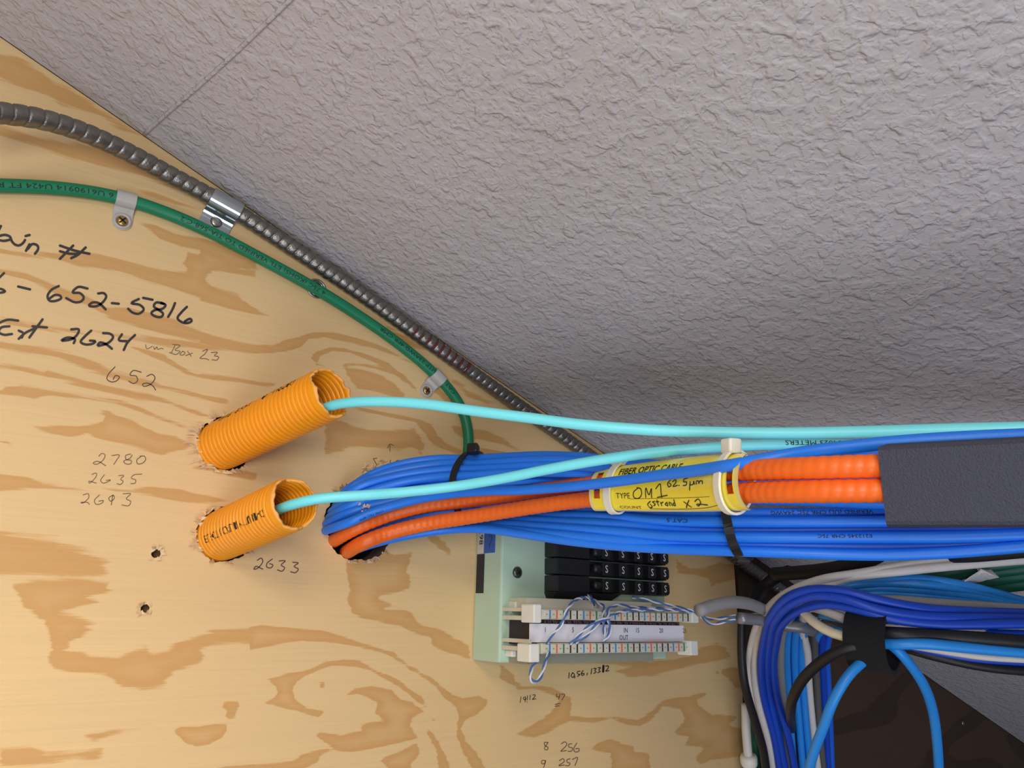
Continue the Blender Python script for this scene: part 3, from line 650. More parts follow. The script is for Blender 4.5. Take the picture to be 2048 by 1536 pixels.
# ------------------------------------------------------------------ orange corrugated conduits
def conduit(label, base, tip, R0, seed, notch, prt, part=0.):
    b = PH(*base, -.016); b0 = PH(*base, 0); t = PZ(*tip); ax = (t-b0).normalized(); b = b0 - ax*.02; Lt = (t-b).length
    root = thing('corrugated_conduit', label, 'conduit', b0, 'orange conduits through the plywood')
    u = EZ.cross(ax).normalized(); w = ax.cross(u); n = 72; p = .00285
    rnd = random.Random(seed); ph = [rnd.uniform(0, 6.3) for _ in range(6)]
    def endoff(a):
        e = .0012*math.sin(2*a+ph[0])+.0005*math.sin(7*a+ph[1])+.0003*math.sin(17*a+ph[2])
        for (a0, wd, dp) in notch:
            dd = (a-a0+math.pi) % (2*math.pi)-math.pi
            e -= dp*math.exp(-(dd/wd)**2)*(1+.25*math.sin(23*a+ph[3]))
        return e
    def r_out(s):
        q = (s/p) % 1.0; return R0*(1-.125*max(0, math.cos((q-.5)*2*math.pi))**1.8) if s < Lt-.003 else R0*(1-.03*(s-Lt+.003)/.003)
    def r_in(s):
        q = ((s+.5*p)/p) % 1.0; return R0*.865*(1+.05*max(0, math.cos((q-.5)*2*math.pi))**1.5)
    ns = int(Lt/p*10); S = np.linspace(0, Lt, ns)
    v = []; f = []
    def ring(s, rad, e):
        for k in range(n):
            a = 2*math.pi*k/n; sa = min(s, Lt+endoff(a)) if not e else Lt+endoff(a)+e
            v.append(b+ax*sa+(u*math.cos(a)+w*math.sin(a))*rad)
    rings = 0
    for s in S: ring(s, r_out(s), 0); rings += 1
    no = rings
    ring(Lt, R0*.95, .0006); rings += 1; ring(Lt, R0*.88, .0004); rings += 1
    for s in S[::-1]: ring(s, r_in(s), 0); rings += 1
    for i in range(rings-1):
        for k in range(n): f.append((i*n+k, i*n+(k+1) % n, (i+1)*n+(k+1) % n, (i+1)*n+k))
    o = mesh('ribbed_shell', v, f, [M_conduit, M_cut], root, smooth=True)
    mi = np.zeros(len(o.data.polygons), dtype=np.int32); mi[(no-1)*n:(no+2)*n] = 1; o.data.polygons.foreach_set('material_index', mi)
    for (body, s0, ang, hgt, st) in prt:
        t2, tf = text2d(body, 2); out = []
        for x, y in t2:
            s = s0+x*hgt*st; a = ang+(y-.5)*hgt/R0
            out.append(b+ax*s+(u*math.cos(a)+w*math.sin(a))*(r_out(s)+.00015))
        mesh('print', out, tf, M_ink, root)
    return root, b, ax
c_up, cb1, ca1 = conduit('longer orange corrugated conduit stub, the upper of two', (452, 887), (664, 784, .362), .0134, 3, [(-.35, .35, .004), (2.6, .5, .003), (.6, .12, .003)], [('ENT  TYPE', .028, 2.45, .0036, 1.0), ('UL LISTED', .060, 2.45, .0036, 1.0)])
c_lo, cb2, ca2 = conduit('shorter orange corrugated conduit stub beside the pencilled 2633', (450, 1068), (588, 1006, .350), .0131, 8, [(-.9, .25, .003), (1.7, .3, .0022)], [('ELECTRICAL NM TUBING', .022, 3.5, .0038, .85)])

# ------------------------------------------------------------------ aqua fibre cables
RA = .0025
def inside(base, ax, d, off): return base+ax*d+off
aq1 = [cb1+ca1*.010+Vector((0, 0, -.006)), cb1+ca1*.045+Vector((0, 0, -.0072)), PZ(662, 812, .362), PZ(700, 805, .358), PZ(760, 803, .354), PZ(850, 808, .350), PZ(950, 822, .344), PZ(1060, 836, .338), PZ(1162, 849, .332), PZ(1300, 860, .325), PZ(1450, 865, .318), PZ(1600, 866, .310), PZ(1750, 863, .300), PZ(1900, 859, .288), PZ(2048, 856, .276), PZ(2200, 853, .266)]
aq2 = [cb2+ca2*.010+Vector((0, 0, -.004)), cb2+ca2*.040+Vector((-.002, 0, -.004)), PZ(560, 1018, .356), PZ(600, 1005, .352), PZ(640, 997, .352), PZ(720, 991, .356), PZ(800, 985, .362), PZ(900, 974, .366), PZ(1000, 958, .362), PZ(1100, 938, .355), PZ(1200, 920, .348), PZ(1300, 906, .342), PZ(1400, 897, .338), PZ(1500, 890, .335), PZ(1600, 889, .332), PZ(1700, 890, .328), PZ(1800, 893, .320), PZ(2000, 896, .312)]
o1 = cable('fibre_cable', aq1, RA, M_aqua, 'aqua fibre cable from the upper conduit, crossing in front of the ceiling', n=16)
o2 = cable('fibre_cable', aq2, RA, M_aqua, 'aqua fibre cable from the lower conduit, crossing over the blue bundle', n=16)
print_tube(o2, aq2, RA, s_at(aq2, 1700), .0022, '584023 METERS', tuple(np.array(CAM)-np.array(PZ(1620, 889, .332))), .35, True, stretch=1.25)

# ------------------------------------------------------------------ orange armoured cables
RO = .0041
or1 = [PH(668, 1084, -.03), PH(672, 1078, .002), PZ(712, 1056, .408), PZ(775, 1031, .415), PZ(850, 1012, .418), PZ(925, 1003, .416), PZ(1000, 993, .410), PZ(1090, 980, .400), PZ(1162, 969, .388), PZ(1240, 959, .368), PZ(1320, 952, .345), PZ(1400, 946, .318), PZ(1510, 940, .280), PZ(1620, 936, .259), PZ(1754, 932, .2475), PZ(1900, 931, .236), PZ(2100, 931, .224)]
or2 = [PH(694, 1104, -.03), PH(697, 1102, .002), PZ(727, 1085, .406), PZ(775, 1067, .411), PZ(850, 1048, .413), PZ(925, 1036, .409), PZ(1000, 1024, .402), PZ(1090, 1010, .392), PZ(1162, 1001, .382), PZ(1240, 995, .364), PZ(1320, 992, .342), PZ(1400, 990, .316), PZ(1510, 985, .279), PZ(1620, 983, .258), PZ(1754, 981, .2468), PZ(1900, 981, .2355), PZ(2100, 981, .2235)]
def rf_or(s, a):
    ph = (s/.0038 + a/(2*math.pi)) % 1.0; return RO*(.92+.08*np.abs(np.sin(np.pi*ph))**.6)
cable('armoured_fibre_cable', or1, RO, M_orange, 'upper of the two orange armoured cables through the yellow tag', rfun=rf_or, n=20, step=.0007)
cable('armoured_fibre_cable', or2, RO, M_orange, 'lower of the two orange armoured cables through the yellow tag', rfun=rf_or, n=20, step=.0007)

# ------------------------------------------------------------------ blue bundle
RB = .0025
FARB = lambda y, z, yy: [PZ(1400, y, z), PZ(1600, y+4, z-.028), PZ(1770, yy, z-.045), PZ(2000, yy-2, z-.06), PZ(2140, yy-2, z-.066)]
U = [
 [PH(697, 1000, -.03), PH(694, 984, .004), PZ(735, 953, .424), PZ(800, 929, .432), PZ(875, 918, .434), PZ(937, 918, .430), PZ(1012, 914, .422), PZ(1087, 911, .408), PZ(1162, 914, .392), PZ(1250, 924, .374)] + FARB(935, .352, 903),
 [PH(684, 1008, -.03), PH(680, 996, .004), PZ(705, 972, .418), PZ(750, 953, .424), PZ(825, 936, .428), PZ(890, 928, .428), PZ(975, 927, .420), PZ(1050, 922, .408), PZ(1120, 921, .394), PZ(1240, 932, .372)] + FARB(948, .350, 922),
 [PH(678, 1016, -.03), PH(674, 1010, .004), PZ(712, 977, .414), PZ(800, 952, .421), PZ(900, 940, .421), PZ(975, 938, .416), PZ(1075, 932, .401), PZ(1140, 932, .388), PZ(1240, 940, .372)] + FARB(960, .352, 944),
 [PH(670, 1026, -.03), PH(666, 1022, .004), PZ(712, 994, .411), PZ(800, 966, .417), PZ(875, 955, .417), PZ(950, 951, .412), PZ(1020, 947, .406), PZ(1120, 945, .392), PZ(1240, 950, .376)] + FARB(973, .352, 966),
 [PH(664, 1038, -.03), PH(661, 1034, .004), PZ(700, 1012, .408), PZ(737, 1000, .411), PZ(800, 985, .416), PZ(880, 972, .418), PZ(960, 966, .415), PZ(1050, 962, .408), PZ(1140, 962, .398), PZ(1240, 966, .382)] + FARB(985, .356, 988),
 [PH(658, 1050, -.03), PH(656, 1046, .004), PZ(700, 1025, .406), PZ(750, 1010, .410), PZ(825, 994, .415), PZ(900, 985, .418), PZ(980, 979, .418), PZ(1060, 976, .412), PZ(1140, 976, .402), PZ(1240, 980, .384)] + FARB(996, .356, 1006),
]
names = ['topmost', 'second from the top', 'third from the top', 'fourth from the top', 'fifth from the top', 'sixth from the top']
for i, p in enumerate(U):
    cable('network_cable', p, RB, M_blue, 'blue cable bending out of the big hole, %s of the bundle' % names[i], group='blue cables of the upper bundle')
loose = [PH(654, 1064, -.03), PH(654, 1060, .004), PZ(700, 1044, .400), PZ(750, 1023, .404), PZ(825, 1001, .404), PZ(900, 988, .400), PZ(975, 982, .392), PZ(1050, 980, .383), PZ(1162, 971, .362), PZ(1240, 962, .345), PZ(1316, 951, .325), PZ(1400, 940, .302), PZ(1472, 929, .284), PZ(1550, 915, .279), PZ(1629, 902, .279), PZ(1754, 888, .276), PZ(1850, 880, .272), PZ(1960, 874, .266), PZ(2120, 868, .258)]
lo = cable('network_cable', loose, RB, M_blue, 'single blue cable lying across the front of the yellow tag')
Lw = [
 [PH(720, 1060, -.03), PH(718, 1058, .004), PZ(790, 1030, .425), PZ(900, 1008, .432), PZ(1000, 1010, .426), PZ(1100, 1016, .410), PZ(1240, 1020, .378), PZ(1347, 1026, .356), PZ(1535, 1027, .336), PZ(1753, 1024, .322), PZ(2000, 1020, .306), PZ(2140, 1018, .298)],
 [PH(722, 1070, -.03), PH(720, 1068, .004), PZ(790, 1042, .426), PZ(900, 1022, .432), PZ(1000, 1024, .424), PZ(1100, 1030, .406), PZ(1240, 1034, .374), PZ(1347, 1042, .352), PZ(1535, 1044, .332), PZ(1753, 1043, .318), PZ(2000, 1040, .302), PZ(2140, 1038, .296)],
 [PH(722, 1080, -.03), PH(720, 1078, .004), PZ(790, 1054, .425), PZ(900, 1034, .431), PZ(1000, 1038, .420), PZ(1100, 1042, .402), PZ(1240, 1048, .372), PZ(1347, 1058, .355), PZ(1535, 1060, .338), PZ(1753, 1058, .322), PZ(2000, 1056, .304), PZ(2140, 1052, .298)],
 [PH(720, 1088, -.03), PH(718, 1086, .004), PZ(790, 1064, .424), PZ(900, 1044, .430), PZ(1000, 1048, .416), PZ(1100, 1054, .398), PZ(1240, 1064, .369), PZ(1347, 1072, .351), PZ(1535, 1075, .331), PZ(1753, 1075, .316), PZ(1900, 1074, .306), PZ(2048, 1069, .298), PZ(2140, 1064, .294)],
 [PH(712, 1096, -.03), PH(710, 1094, .004), PZ(790, 1070, .421), PZ(900, 1052, .426), PZ(1000, 1058, .412), PZ(1100, 1068, .394), PZ(1240, 1080, .368), PZ(1347, 1086, .354), PZ(1535, 1090, .335), PZ(1753, 1093, .320), PZ(1900, 1090, .310), PZ(2048, 1082, .300), PZ(2140, 1076, .295)],
 [PH(700, 1106, -.03), PH(698, 1104, .004), PZ(750, 1086, .412), PZ(825, 1069, .418), PZ(900, 1059, .420), PZ(970, 1058, .414), PZ(1044, 1068, .402), PZ(1140, 1082, .385), PZ(1240, 1092, .368), PZ(1347, 1098, .352), PZ(1535, 1104, .331), PZ(1753, 1110, .315), PZ(1900, 1105, .306), PZ(2048, 1093, .297), PZ(2140, 1086, .292)],
]
Lobj = []
for i, p in enumerate(Lw):
    Lobj.append(cable('network_cable', p, RB, M_blue, 'blue cable running below the yellow tag, %s of the lower fan' % names[i], group='blue cables of the lower fan'))
for i in range(6):   # inner cables that fill the bundle
    a = Lw[i]; b = U[min(i, 5)]
    p = [PH(716+i*5, 1030+i*9, -.03), PH(716+i*5, 1026+i*9, .003), PZ(800, 975+i*14, .434), PZ(900, 950+i*17, .442), PZ(1000, 956+i*16, .436), PZ(1100, 962+i*17, .418), PZ(1240, 1000+i*16, .388), PZ(1347, 1032+i*12, .366), PZ(1535, 1035+i*12.5, .347), PZ(1753, 1032+i*14, .332), PZ(2000, 1030+i*10, .314), PZ(2140, 1028+i*9, .306)]
    cable('network_cable', p, RB, M_blue2, 'blue cable in the back layer of the bundle, showing only in gaps', group='inner cables of the blue bundle')
CF = lambda x, y, z: tuple(np.array(CAM)-np.array(PZ(x, y, z)))
print_tube(Lobj[0], Lw[0], RB, s_at(Lw[0], 1740), .0016, 'VERIFIED (UL) CMR 75C 24AWG', CF(1600, 1026, .33), .1, True, stretch=1.3)
print_tube(Lobj[1], Lw[1], RB, s_at(Lw[1], 1385), .0018, 'CAT 5', CF(1350, 1042, .352), .1, True, stretch=1.5)
print_tube(Lobj[3], Lw[3], RB, s_at(Lw[3], 1740), .0015, 'E212345 CMR 75C', CF(1600, 1075, .33), .25, True, stretch=1.3)
print_tube(lo, loose, RB, s_at(loose, 770), .0013, 'CMR 75C 4PR', CF(750, 1025, .404), -.5, True, stretch=1.3)

# ------------------------------------------------------------------ zip ties
def strap(pts, width, th, axes, closed=True, step=.0015):
    """flat band following pts; axes = direction of its width"""
    R, s = spline(pts, step, closed); T = np.gradient(R, axis=0)
    if closed: T[0] = T[-1] = (R[1]-R[-2])
    T /= np.linalg.norm(T, axis=1)[:, None]; v = []; f = []
    A = np.array(axes)/np.linalg.norm(axes)
    for p, t in zip(R, T):
        w = A - t*A.dot(t); w /= np.linalg.norm(w); nn = np.cross(t, w)
        for a, b in ((-1, -1), (1, -1), (1, 1), (-1, 1)): v.append(p + w*a*width/2 + nn*b*th/2)
    m = len(R)
    for i in range(m-1):
        for k in range(4): f.append((4*i+k, 4*i+(k+1) % 4, 4*i+4+(k+1) % 4, 4*i+4+k))
    if not closed: f += [(3, 2, 1, 0), (4*m-4, 4*m-3, 4*m-2, 4*m-1)]
    return v, f
def tie(label, pts, width, axis, head_c, head_dir, m, hs=(.0032, .0026, .0028), group=None):
    root = thing('zip_tie', label, 'zip tie', pts[0], group)
    v, f = strap(pts, width, .0010, axis); mesh('band', v, f, m, root)
    a = Vector(axis).normalized(); d = Vector(head_dir).normalized(); d = (d-a*d.dot(a)).normalized()
    v, f = box(head_c, (a, d, a.cross(d)), hs, .0009); mesh('head', v, f, m, root, smooth=False)
    return root
ax_t = PZ(1000, 935, .41)-PZ(860, 945, .42)
tie('black zip tie with square head round the left of the blue bundle', [PZ(945, 903, .424), PZ(930, 909, .419), PZ(917, 925, .414), PZ(908, 945, .411), PZ(904, 968, .410), PZ(908, 1000, .424), PZ(920, 1030, .428), PZ(940, 1056, .424), PZ(965, 1064, .430), PZ(985, 1050, .448), PZ(990, 1000, .456), PZ(980, 945, .452), PZ(964, 912, .440)],
    .0036, ax_t, PZ(946, 898, .415), PZ(946, 900, .40)-PZ(946, 898, .42)+Vector((0, 0, .01)), M_tie)
ax_t = PZ(1535, 1060, .336)-PZ(1400, 1058, .346)
tie('black zip tie round the lower blue fan, below the yellow tag', [PZ(1448, 1006, .340), PZ(1452, 1030, .3345), PZ(1457, 1055, .3305), PZ(1464, 1082, .3315), PZ(1474, 1104, .333), PZ(1488, 1118, .344), PZ(1500, 1110, .362), PZ(1498, 1070, .372), PZ(1480, 1020, .372), PZ(1458, 1000, .356)],
    .0040, ax_t, PZ(1487, 1114, .350), Vector((0, 0, -1)), M_tie)

# ------------------------------------------------------------------ yellow tag on the orange cables
def or_at(pts, x):
    R_, s_ = spline(pts, .002); rel = R_-CAM; c = rel @ np.stack([Hv, Fv, Uv]); p = c[:, 0]/c[:, 2]*FPX+1024
    return Vector([np.interp(x, p, R_[:, i]) for i in range(3)])
def wrap_frame(x):
    a, b = or_at(or1, x), or_at(or2, x); c = (a+b)/2
    t = ((or_at(or1, x+15)+or_at(or2, x+15))-(or_at(or1, x-15)+or_at(or2, x-15))).normalized()
    e = (a-b); e = (e-t*e.dot(t)).normalized(); o = e.cross(t)
    o = o if o.dot(Vector(CAM)-c) > 0 else -o
    return c, t, e, o
U0, U1 = 1196, 1503
NU, NV = 96, 48
def tag_pt(u, v, off=0.0):
    """u along the cables 0..1, v across 0 (bottom) .. 1 (top)"""
    c, t, e, o = WF(u); ang = math.radians(-98+v*190)
    a = .0104+off+.0012*math.sin(math.pi*u); b = .0062+off
    return c + e*math.sin(ang)*a + o*math.cos(ang)*b
_ws = [wrap_frame(U0+(U1-U0)*i/24) for i in range(25)]
def WF(u):
    q = min(max(u, 0), 1)*24; i = min(int(q), 23); k = q-i; ex = (u-min(max(u, 0), 1))
    r = [_ws[i][j]*(1-k)+_ws[i+1][j]*k for j in range(4)]; r[0] = r[0]+r[1].normalized()*ex*.07
    return r
tg = thing('cable_tag', 'yellow laminated fibre optic cable tag curled round the orange cables', 'tag', _ws[12][0])
def slot(u, v): return (abs(u-.055) < .021 and .34 < v < .74) or (abs(u-.945) < .020 and .38 < v < .78)
vv = []; ff = []; fi = []
for k, off in enumerate((.0, .0004)):
    for i in range(NU+1):
        for j in range(NV+1):
            u, v = i/NU, j/NV
            cu = u+ (0.5-u)*.0
            vv.append(tag_pt(u, v, off))
W1 = NV+1; S1 = (NU+1)*W1
for i in range(NU):
    for j in range(NV):
        if slot((i+.5)/NU, (j+.5)/NV): continue
        q = (i*W1+j, (i+1)*W1+j, (i+1)*W1+j+1, i*W1+j+1)
        edge = 1 if (i < 2 or i >= NU-2 or j < 5 or j >= NV-4) else 0
        ff.append(tuple(S1+a for a in q)); fi.append(edge); ff.append(tuple(reversed(q))); fi.append(edge)
o = mesh('tag_sheet', vv, ff, [M_yellow, M_film], tg, smooth=True); o.data.polygons.foreach_set('material_index', np.array(fi, dtype=np.int32))
def tag_text(body, u0, v0, hu, hv, label=None, slant=0., bold=0.):
    """u grows to the right of the photograph; hu, hv = size of one unit of text"""
    t2, f = text2d(body, 1, bold)
    mesh('lettering', [tag_pt(u0+(x+slant*y)*hu, v0+y*hv, .00055) for x, y in t2], f, M_txt, tg, label=label)
def tag_ink(strokes, w, label):
    mb = MB()
    for st in strokes:
        v, f = ribbon([(x, y) for x, y in st], w); mb.add([tag_pt((x-95)/1012, tv(x, y), .0006) for x, y in v], f)
    mb.build('handwriting', M_txt, tg, label=label)
def tv(x, y):     # crop (1160,860 x3.2) row -> v on the sheet, allowing for the wrap
    k = (x-95)/1012; yc = 362-6*k; half = 150+20*k
    s = max(-1, min(1, (yc-y)/half)); return (math.degrees(math.asin(s))+98)/190
# ------------------------------------------------------------------ white ties over the tag
def white_tie(u, label, headv):
    pts = []
    for k in range(20):
        ang = math.radians(k*18); c, t, e, o = WF(u)
        pts.append(c + t*.0009*math.sin(ang) + e*math.sin(ang)*.0124 + o*(math.cos(ang)*(.0076 if math.cos(ang) > 0 else .0080)))
    c, t, e, o = WF(u)
    return tie(label, pts, .0042, t, c+e*.0142+o*.001, o, M_white, (.0036, .0028, .0030), 'white ties on the yellow tag')
white_tie(.13, 'white zip tie near the left end of the yellow tag', 0)
white_tie(.885, 'white zip tie with raised head near the right end of the yellow tag', 0)
tag_text('FIBER OPTIC CABLE', .18, .655, .0345, .105, 'bold black heading partly hidden by a blue cable', bold=.03)
tag_text('TYPE', .18, tv(320, 446), .030, .075)
tag_text('COUNT', .185, tv(340, 502), .028, .055)
tag_ink([[(372,449),(600,445),(915,441)], [(480,503),(700,505),(870,500),(985,482)]], 2.2, 'printed rule lines')
tag_ink([[(430,385),(400,410),(400,440),(430,445),(455,420),(450,390),(425,382)], [(480,440),(487,385),(505,425),(525,388),(520,440)], [(555,390),(585,362),(590,440)], [(560,440),(630,428)],
         [(660,335),(638,360),(645,380),(662,370),(650,358)], [(672,350),(690,338),(695,352),(675,378),(705,372)], [(715,372),(718,374)], [(775,330),(750,338),(748,352),(770,355),(765,372),(745,374)], [(795,352),(788,400)], [(795,352),(795,370),(815,368),(820,350),(825,368)], [(838,368),(840,350),(855,352),(855,366),(865,350),(880,352),(880,366)]], 6.0, 'handwritten OM1 62.5 um')
tag_ink([[(505,462),(480,480),(485,497),(505,490),(498,478)], [(535,462),(518,466),(532,478),(518,486)], [(552,455),(550,486)], [(542,465),(562,463)], [(572,468),(572,486)], [(572,474),(590,466)], [(610,470),(598,480),(612,486),(616,466)], [(628,486),(630,468),(642,472),(642,486)], [(662,470),(650,482),(662,486),(668,452)],
         [(730,465),(762,495)], [(768,458),(728,497)], [(805,465),(835,452),(842,470),(812,490),(808,482),(878,486)]], 5.6, 'handwritten 6 strand X 2')

# ------------------------------------------------------------------ charcoal channel at the right
c0, c1, c2, c3 = PZ(1769, 893, .2415), PZ(1773, 1056, .2405), PZ(2240, 1058, .208), PZ(2240, 868, .208)
tr = thing('cable_tray_bar', 'charcoal powder-coated channel bar end covering the cables at right', 'tray bar', (c0+c1)/2)
e1 = ((c2-c1)+(c3-c0)).normalized(); e2 = (c0-c1); e2 = (e2-e1*e2.dot(e1)).normalized(); e3 = e1.cross(e2); e3 = e3 if e3.dot(Vector(CAM)-c0) > 0 else -e3
Lb = (c2-c1).dot(e1)+.16; hb = (c0-c1).length; r_ = .0022
prof = [(0, hb, -.026), (0, hb, 0)]
prof = [(hb, -.024), (hb, -.0012), (hb-.0012, 0), (hb*.5, 0), (r_, 0), (r_*.45, -r_*.25), (0, -r_), (0, -.024)]
inn = [(hb-.0016, -.024), (hb-.0016, -.0016), (.0016, -.0016), (.0016, -.024)]
v = []; loop = prof+list(reversed(inn)); k = len(loop)
for s in (0, Lb): v += [c1 + e1*s + e2*a + e3*b for a, b in loop]
f = [tuple(range(k)), tuple(reversed(range(k, 2*k)))] + [(i, k+i, k+(i+1) % k, (i+1) % k) for i in range(k)]
ob = mesh('channel', v, f, M_bar, tr)
bm = bmesh.new(); bm.from_mesh(ob.data); bmesh.ops.recalc_face_normals(bm, faces=list(bm.faces)); bm.to_mesh(ob.data); bm.free()

# ------------------------------------------------------------------ pale green terminal box
HB = .0286
bl = PH(998, 1326, HB); br = PH(1334, 1308, HB)
bx0, bx1, bz0 = bl.x, br.x, bl.z; bz1 = PH(1010, 985, HB).z
bt = thing('terminal_box', 'pale green metal terminal box on the plywood under the blue bundle', 'terminal box', ((bx0+bx1)/2, 0, bz0))
MB().add(*abox(bx0, bx1, -HB, -.0004, bz0, bz1, .0012)).build('case', M_box, bt)
xs_ = bx0-.0002
def side_patch(name, h0, h1, za, zb, m): return MB().add(*abox(xs_-.0002, xs_+.0004, -h1, -h0, za, zb)).build(name, m, bt)
zt = PH(958, 1055, 0).z; zb_ = PH(955, 1107, .006).z; zk = PH(950, 1186, .006).z
side_patch('white_sticker', .0035, .0098, zb_, zt+.012, M_stk_w); side_patch('blue_sticker', .0099, .0215, zb_, zt+.012, M_stk_b); side_patch('black_sticker', .0025, .0105, zk, zb_-.0003, M_stk_k)
t2, tf = text2d('1298', 0); q = .0042
mesh('lettering', [Vector((xs_-.00035, -.0048-y*q, zb_+.0185-x*q*1.1)) for x, y in t2], tf, M_ink, bt)
mb = MB(); rb, fb = ribbon([(0, 0), (2, 3), (3.5, 1), (3, -3), (0, -5), (1, -7)], .5)
mesh('pen_scribble', [Vector((xs_-.00035, -.0155-x*.0007, zb_+.0095+y*.0009)) for x, y in rb], fb, M_stk_k, bt)
c = PH(1034, 1145, HB); v, f = lathe(c, -EY, [(.0034, 0), (.0034, .0008), (.0022, .0016), (.0001, .0018)], 20); s = mesh('screw', v, f, mat('dark_steel_screw', (96, 100, 94), .35, .8), bt, smooth=True)
mb = MB(); [mb.add(*box(c-EY*.0018, (d_, EY, d_.cross(EY)), (.0019, .0002, .0004))) for d_ in (Vector((.8, 0, .6)), Vector((-.6, 0, .8)))]; mb.build('drive_slot', M_dark, s)
c = PH(1106, 1138, HB); v, f = lathe(c, -EY, [(.0022, 0), (.0022, .0008), (.0016, .0018), (.0008, .0023), (.0001, .0024)], 18); mesh('rivet', v, f, M_screw, bt, smooth=True)

# black plug-in modules with S keys
def fx(px, py, h): return PH(px, py, h).x
mh = HB+.013
rowsz = [PH(1150, y, mh).z for y in (1100, 1133, 1168)]; dz = (rowsz[0]-rowsz[2])/2; rowsz = [rowsz[0]+dz]+[rowsz[0]-dz*i for i in range(3)]
xa, xb, xc = fx(1115, 1133, mh), fx(1180, 1133, mh), fx(1341, 1133, mh)
kx = [fx(x, 1133, mh+.003) for x in (1216, 1249, 1280, 1307, 1332)]
t2S, tfS = text2d('S', 0)
mn = ['half hidden under the blue cables', 'directly below the blue cables, upper full row', 'middle full row of S keys', 'lowest, above the wiring block']
for i, zc in enumerate(rowsz):
    md = thing('plug_module', 'black plug-in module with white S keys, '+mn[i], 'module', ((xa+xc)/2, -HB, zc), 'black modules on the terminal box')
    hz = dz*.475
    MB().add(*abox(xa, xb, -mh, -HB, zc-hz, zc+hz, .0008)).build('body', M_mod, md)
    MB().add(*abox(xb, xc, -mh+.004, -HB, zc-hz*.92, zc+hz*.92, .0005)).build('key_bed', M_mod, md)
    xk = xb+.0065; v, f = lathe(Vector((xb+.004, -mh+.002, zc)), EX, [(hz*.5, 0), (hz*.62, .002), (hz*.62, .010), (hz*.5, .012)], 16); mesh('latch', v, f, M_mod, md, smooth=True)
    for x in kx:
        w_ = .0036
        kk = MB().add(*abox(x-w_, x+w_, -mh-.002, -mh+.006, zc-hz*.85, zc+hz*.85, .0007)).build('key', M_mod, md)
        q = hz*.95; mesh('letter', [Vector((x+(px_-.42)*q*.9, -mh-.0022, zc+(py_-.5)*q)) for px_, py_ in t2S], tfS, M_ww, kk)
        MB().add(*abox(x+w_+.0008, x+w_+.004, -mh+.001, -mh+.006, zc-hz*.6, zc+hz*.6, .0004)).build('key_spacer', M_mod, md)
    if i == 3:
        z_ = zc-hz; v = [(xa, -mh+.0004, z_), (xb+.028, -mh+.0004, z_), (xb+.028, -HB, z_), (xa, -HB, z_), (xa+.003, -HB-.003, z_-.0055), (xb+.025, -HB-.003, z_-.0055), (xb+.025, -HB, z_-.0065), (xa+.003, -HB, z_-.0065)]
        mesh('skirt', v, [(0, 1, 5, 4), (1, 2, 6, 5), (2, 3, 7, 6), (3, 0, 4, 7), (4, 5, 6, 7), (3, 2, 1, 0)], M_mod, md)

# ------------------------------------------------------------------ punch-down wiring block in front of the box
HW = .057
def rz(px, py, h): return PH(px, py, h).z
wl = fx(1084, 1231, HW); wr = fx(1384, 1232, HW)
zu = rz(1200, 1231, HW); zl = rz(1200, 1296, HW); zm = (zu+zl)/2
wb = thing('wiring_block', 'ivory punch-down wiring block with two terminal strips on the terminal box', 'wiring block', ((wl+wr)/2, -HB, zm))
hs = .0029
M_gblk = mat('grey_block_plastic', (150, 152, 136), .6); M_core = mat('dark_block_core', (58, 50, 56), .7, var=.5, scale=900)
for zc, sg in ((zu, 1), (zl, -1)):
    st = MB().add(*abox(wl, wr, -HW, -HW+.010, zc-hs, zc+hs, .0005)).build('terminal_strip', M_ivory, wb)
    nn = 25; w_ = (wr-wl)/nn
    for k in range(nn):
        x = wl+(k+.5)*w_
        MB().add(*abox(x-w_*.41, x+w_*.41, -HW-.0010, -HW+.001, zc-hs*.82, zc+hs*.82, .0003)).build('terminal', M_ivory, st)
        MB().add(*abox(x-.0005, x+.0005, -HW-.0012, -HW, zc-.0003, zc+.0003)).build('terminal_mark', M_gblk, st)
    for k in range(nn):
        x = wl+(k+.98)*w_
        MB().add(*abox(x-.0005, x+.0005, -HW-.0012, -HW, zc-hs*.85, zc+hs*.85)).build('colour_tick', TICK[k % 5], st)
    za, zb = sorted((zc+sg*hs*.6, zc+sg*(hs+.0062)))
    MB().add(*abox(wl-.002, wr-.026, -HW+.012, -HB-.0002, za, zb, .0004)).build('strip_base', M_ivory if sg > 0 else M_gblk, wb)
for (y0, y1) in ((1215, 1223), (1231, 1240), (1277, 1285), (1292, 1301)):
    h_ = .042; MB().add(*abox(wl-.0075, wl-.0055, -HW+.002, -HB-.0002, rz(1040, y1, h_), rz(1040, y0, h_), .0003)).build('bracket_arm', M_ivory, wb)
for (x0, x1, y0, y1) in ((1068, 1084, 1208, 1246), (1060, 1080, 1288, 1325), (1384, 1397, 1216, 1246), (1381, 1396, 1281, 1311)):
    h_ = HW+.004; MB().add(*abox(fx(x0, y0, h_), fx(x1, y0, h_), -h_, -HW+.008, rz((x0+x1)/2, y1, h_), rz((x0+x1)/2, y0, h_), .0008)).build('end_clip', M_white, wb)
for (x0, x1, y0, y1) in ((1030, 1052, 1203, 1218), (1024, 1058, 1300, 1314)):
    h_ = HB+.007; MB().add(*abox(fx(x0, y0, h_), fx(x1, y0, h_), -h_, -HB-.0002, rz((x0+x1)/2, y1, h_), rz((x0+x1)/2, y0, h_), .0008)).build('foot', M_white, wb)
c_t, c_b = rz(1200, 1249, HW-.003), rz(1200, 1284, HW-.003)
cd = MB().add(*abox(wl-.006, wr-.006, -HW+.0026, -HW+.0040, c_b, c_t)).build('label_card', M_card, wb)
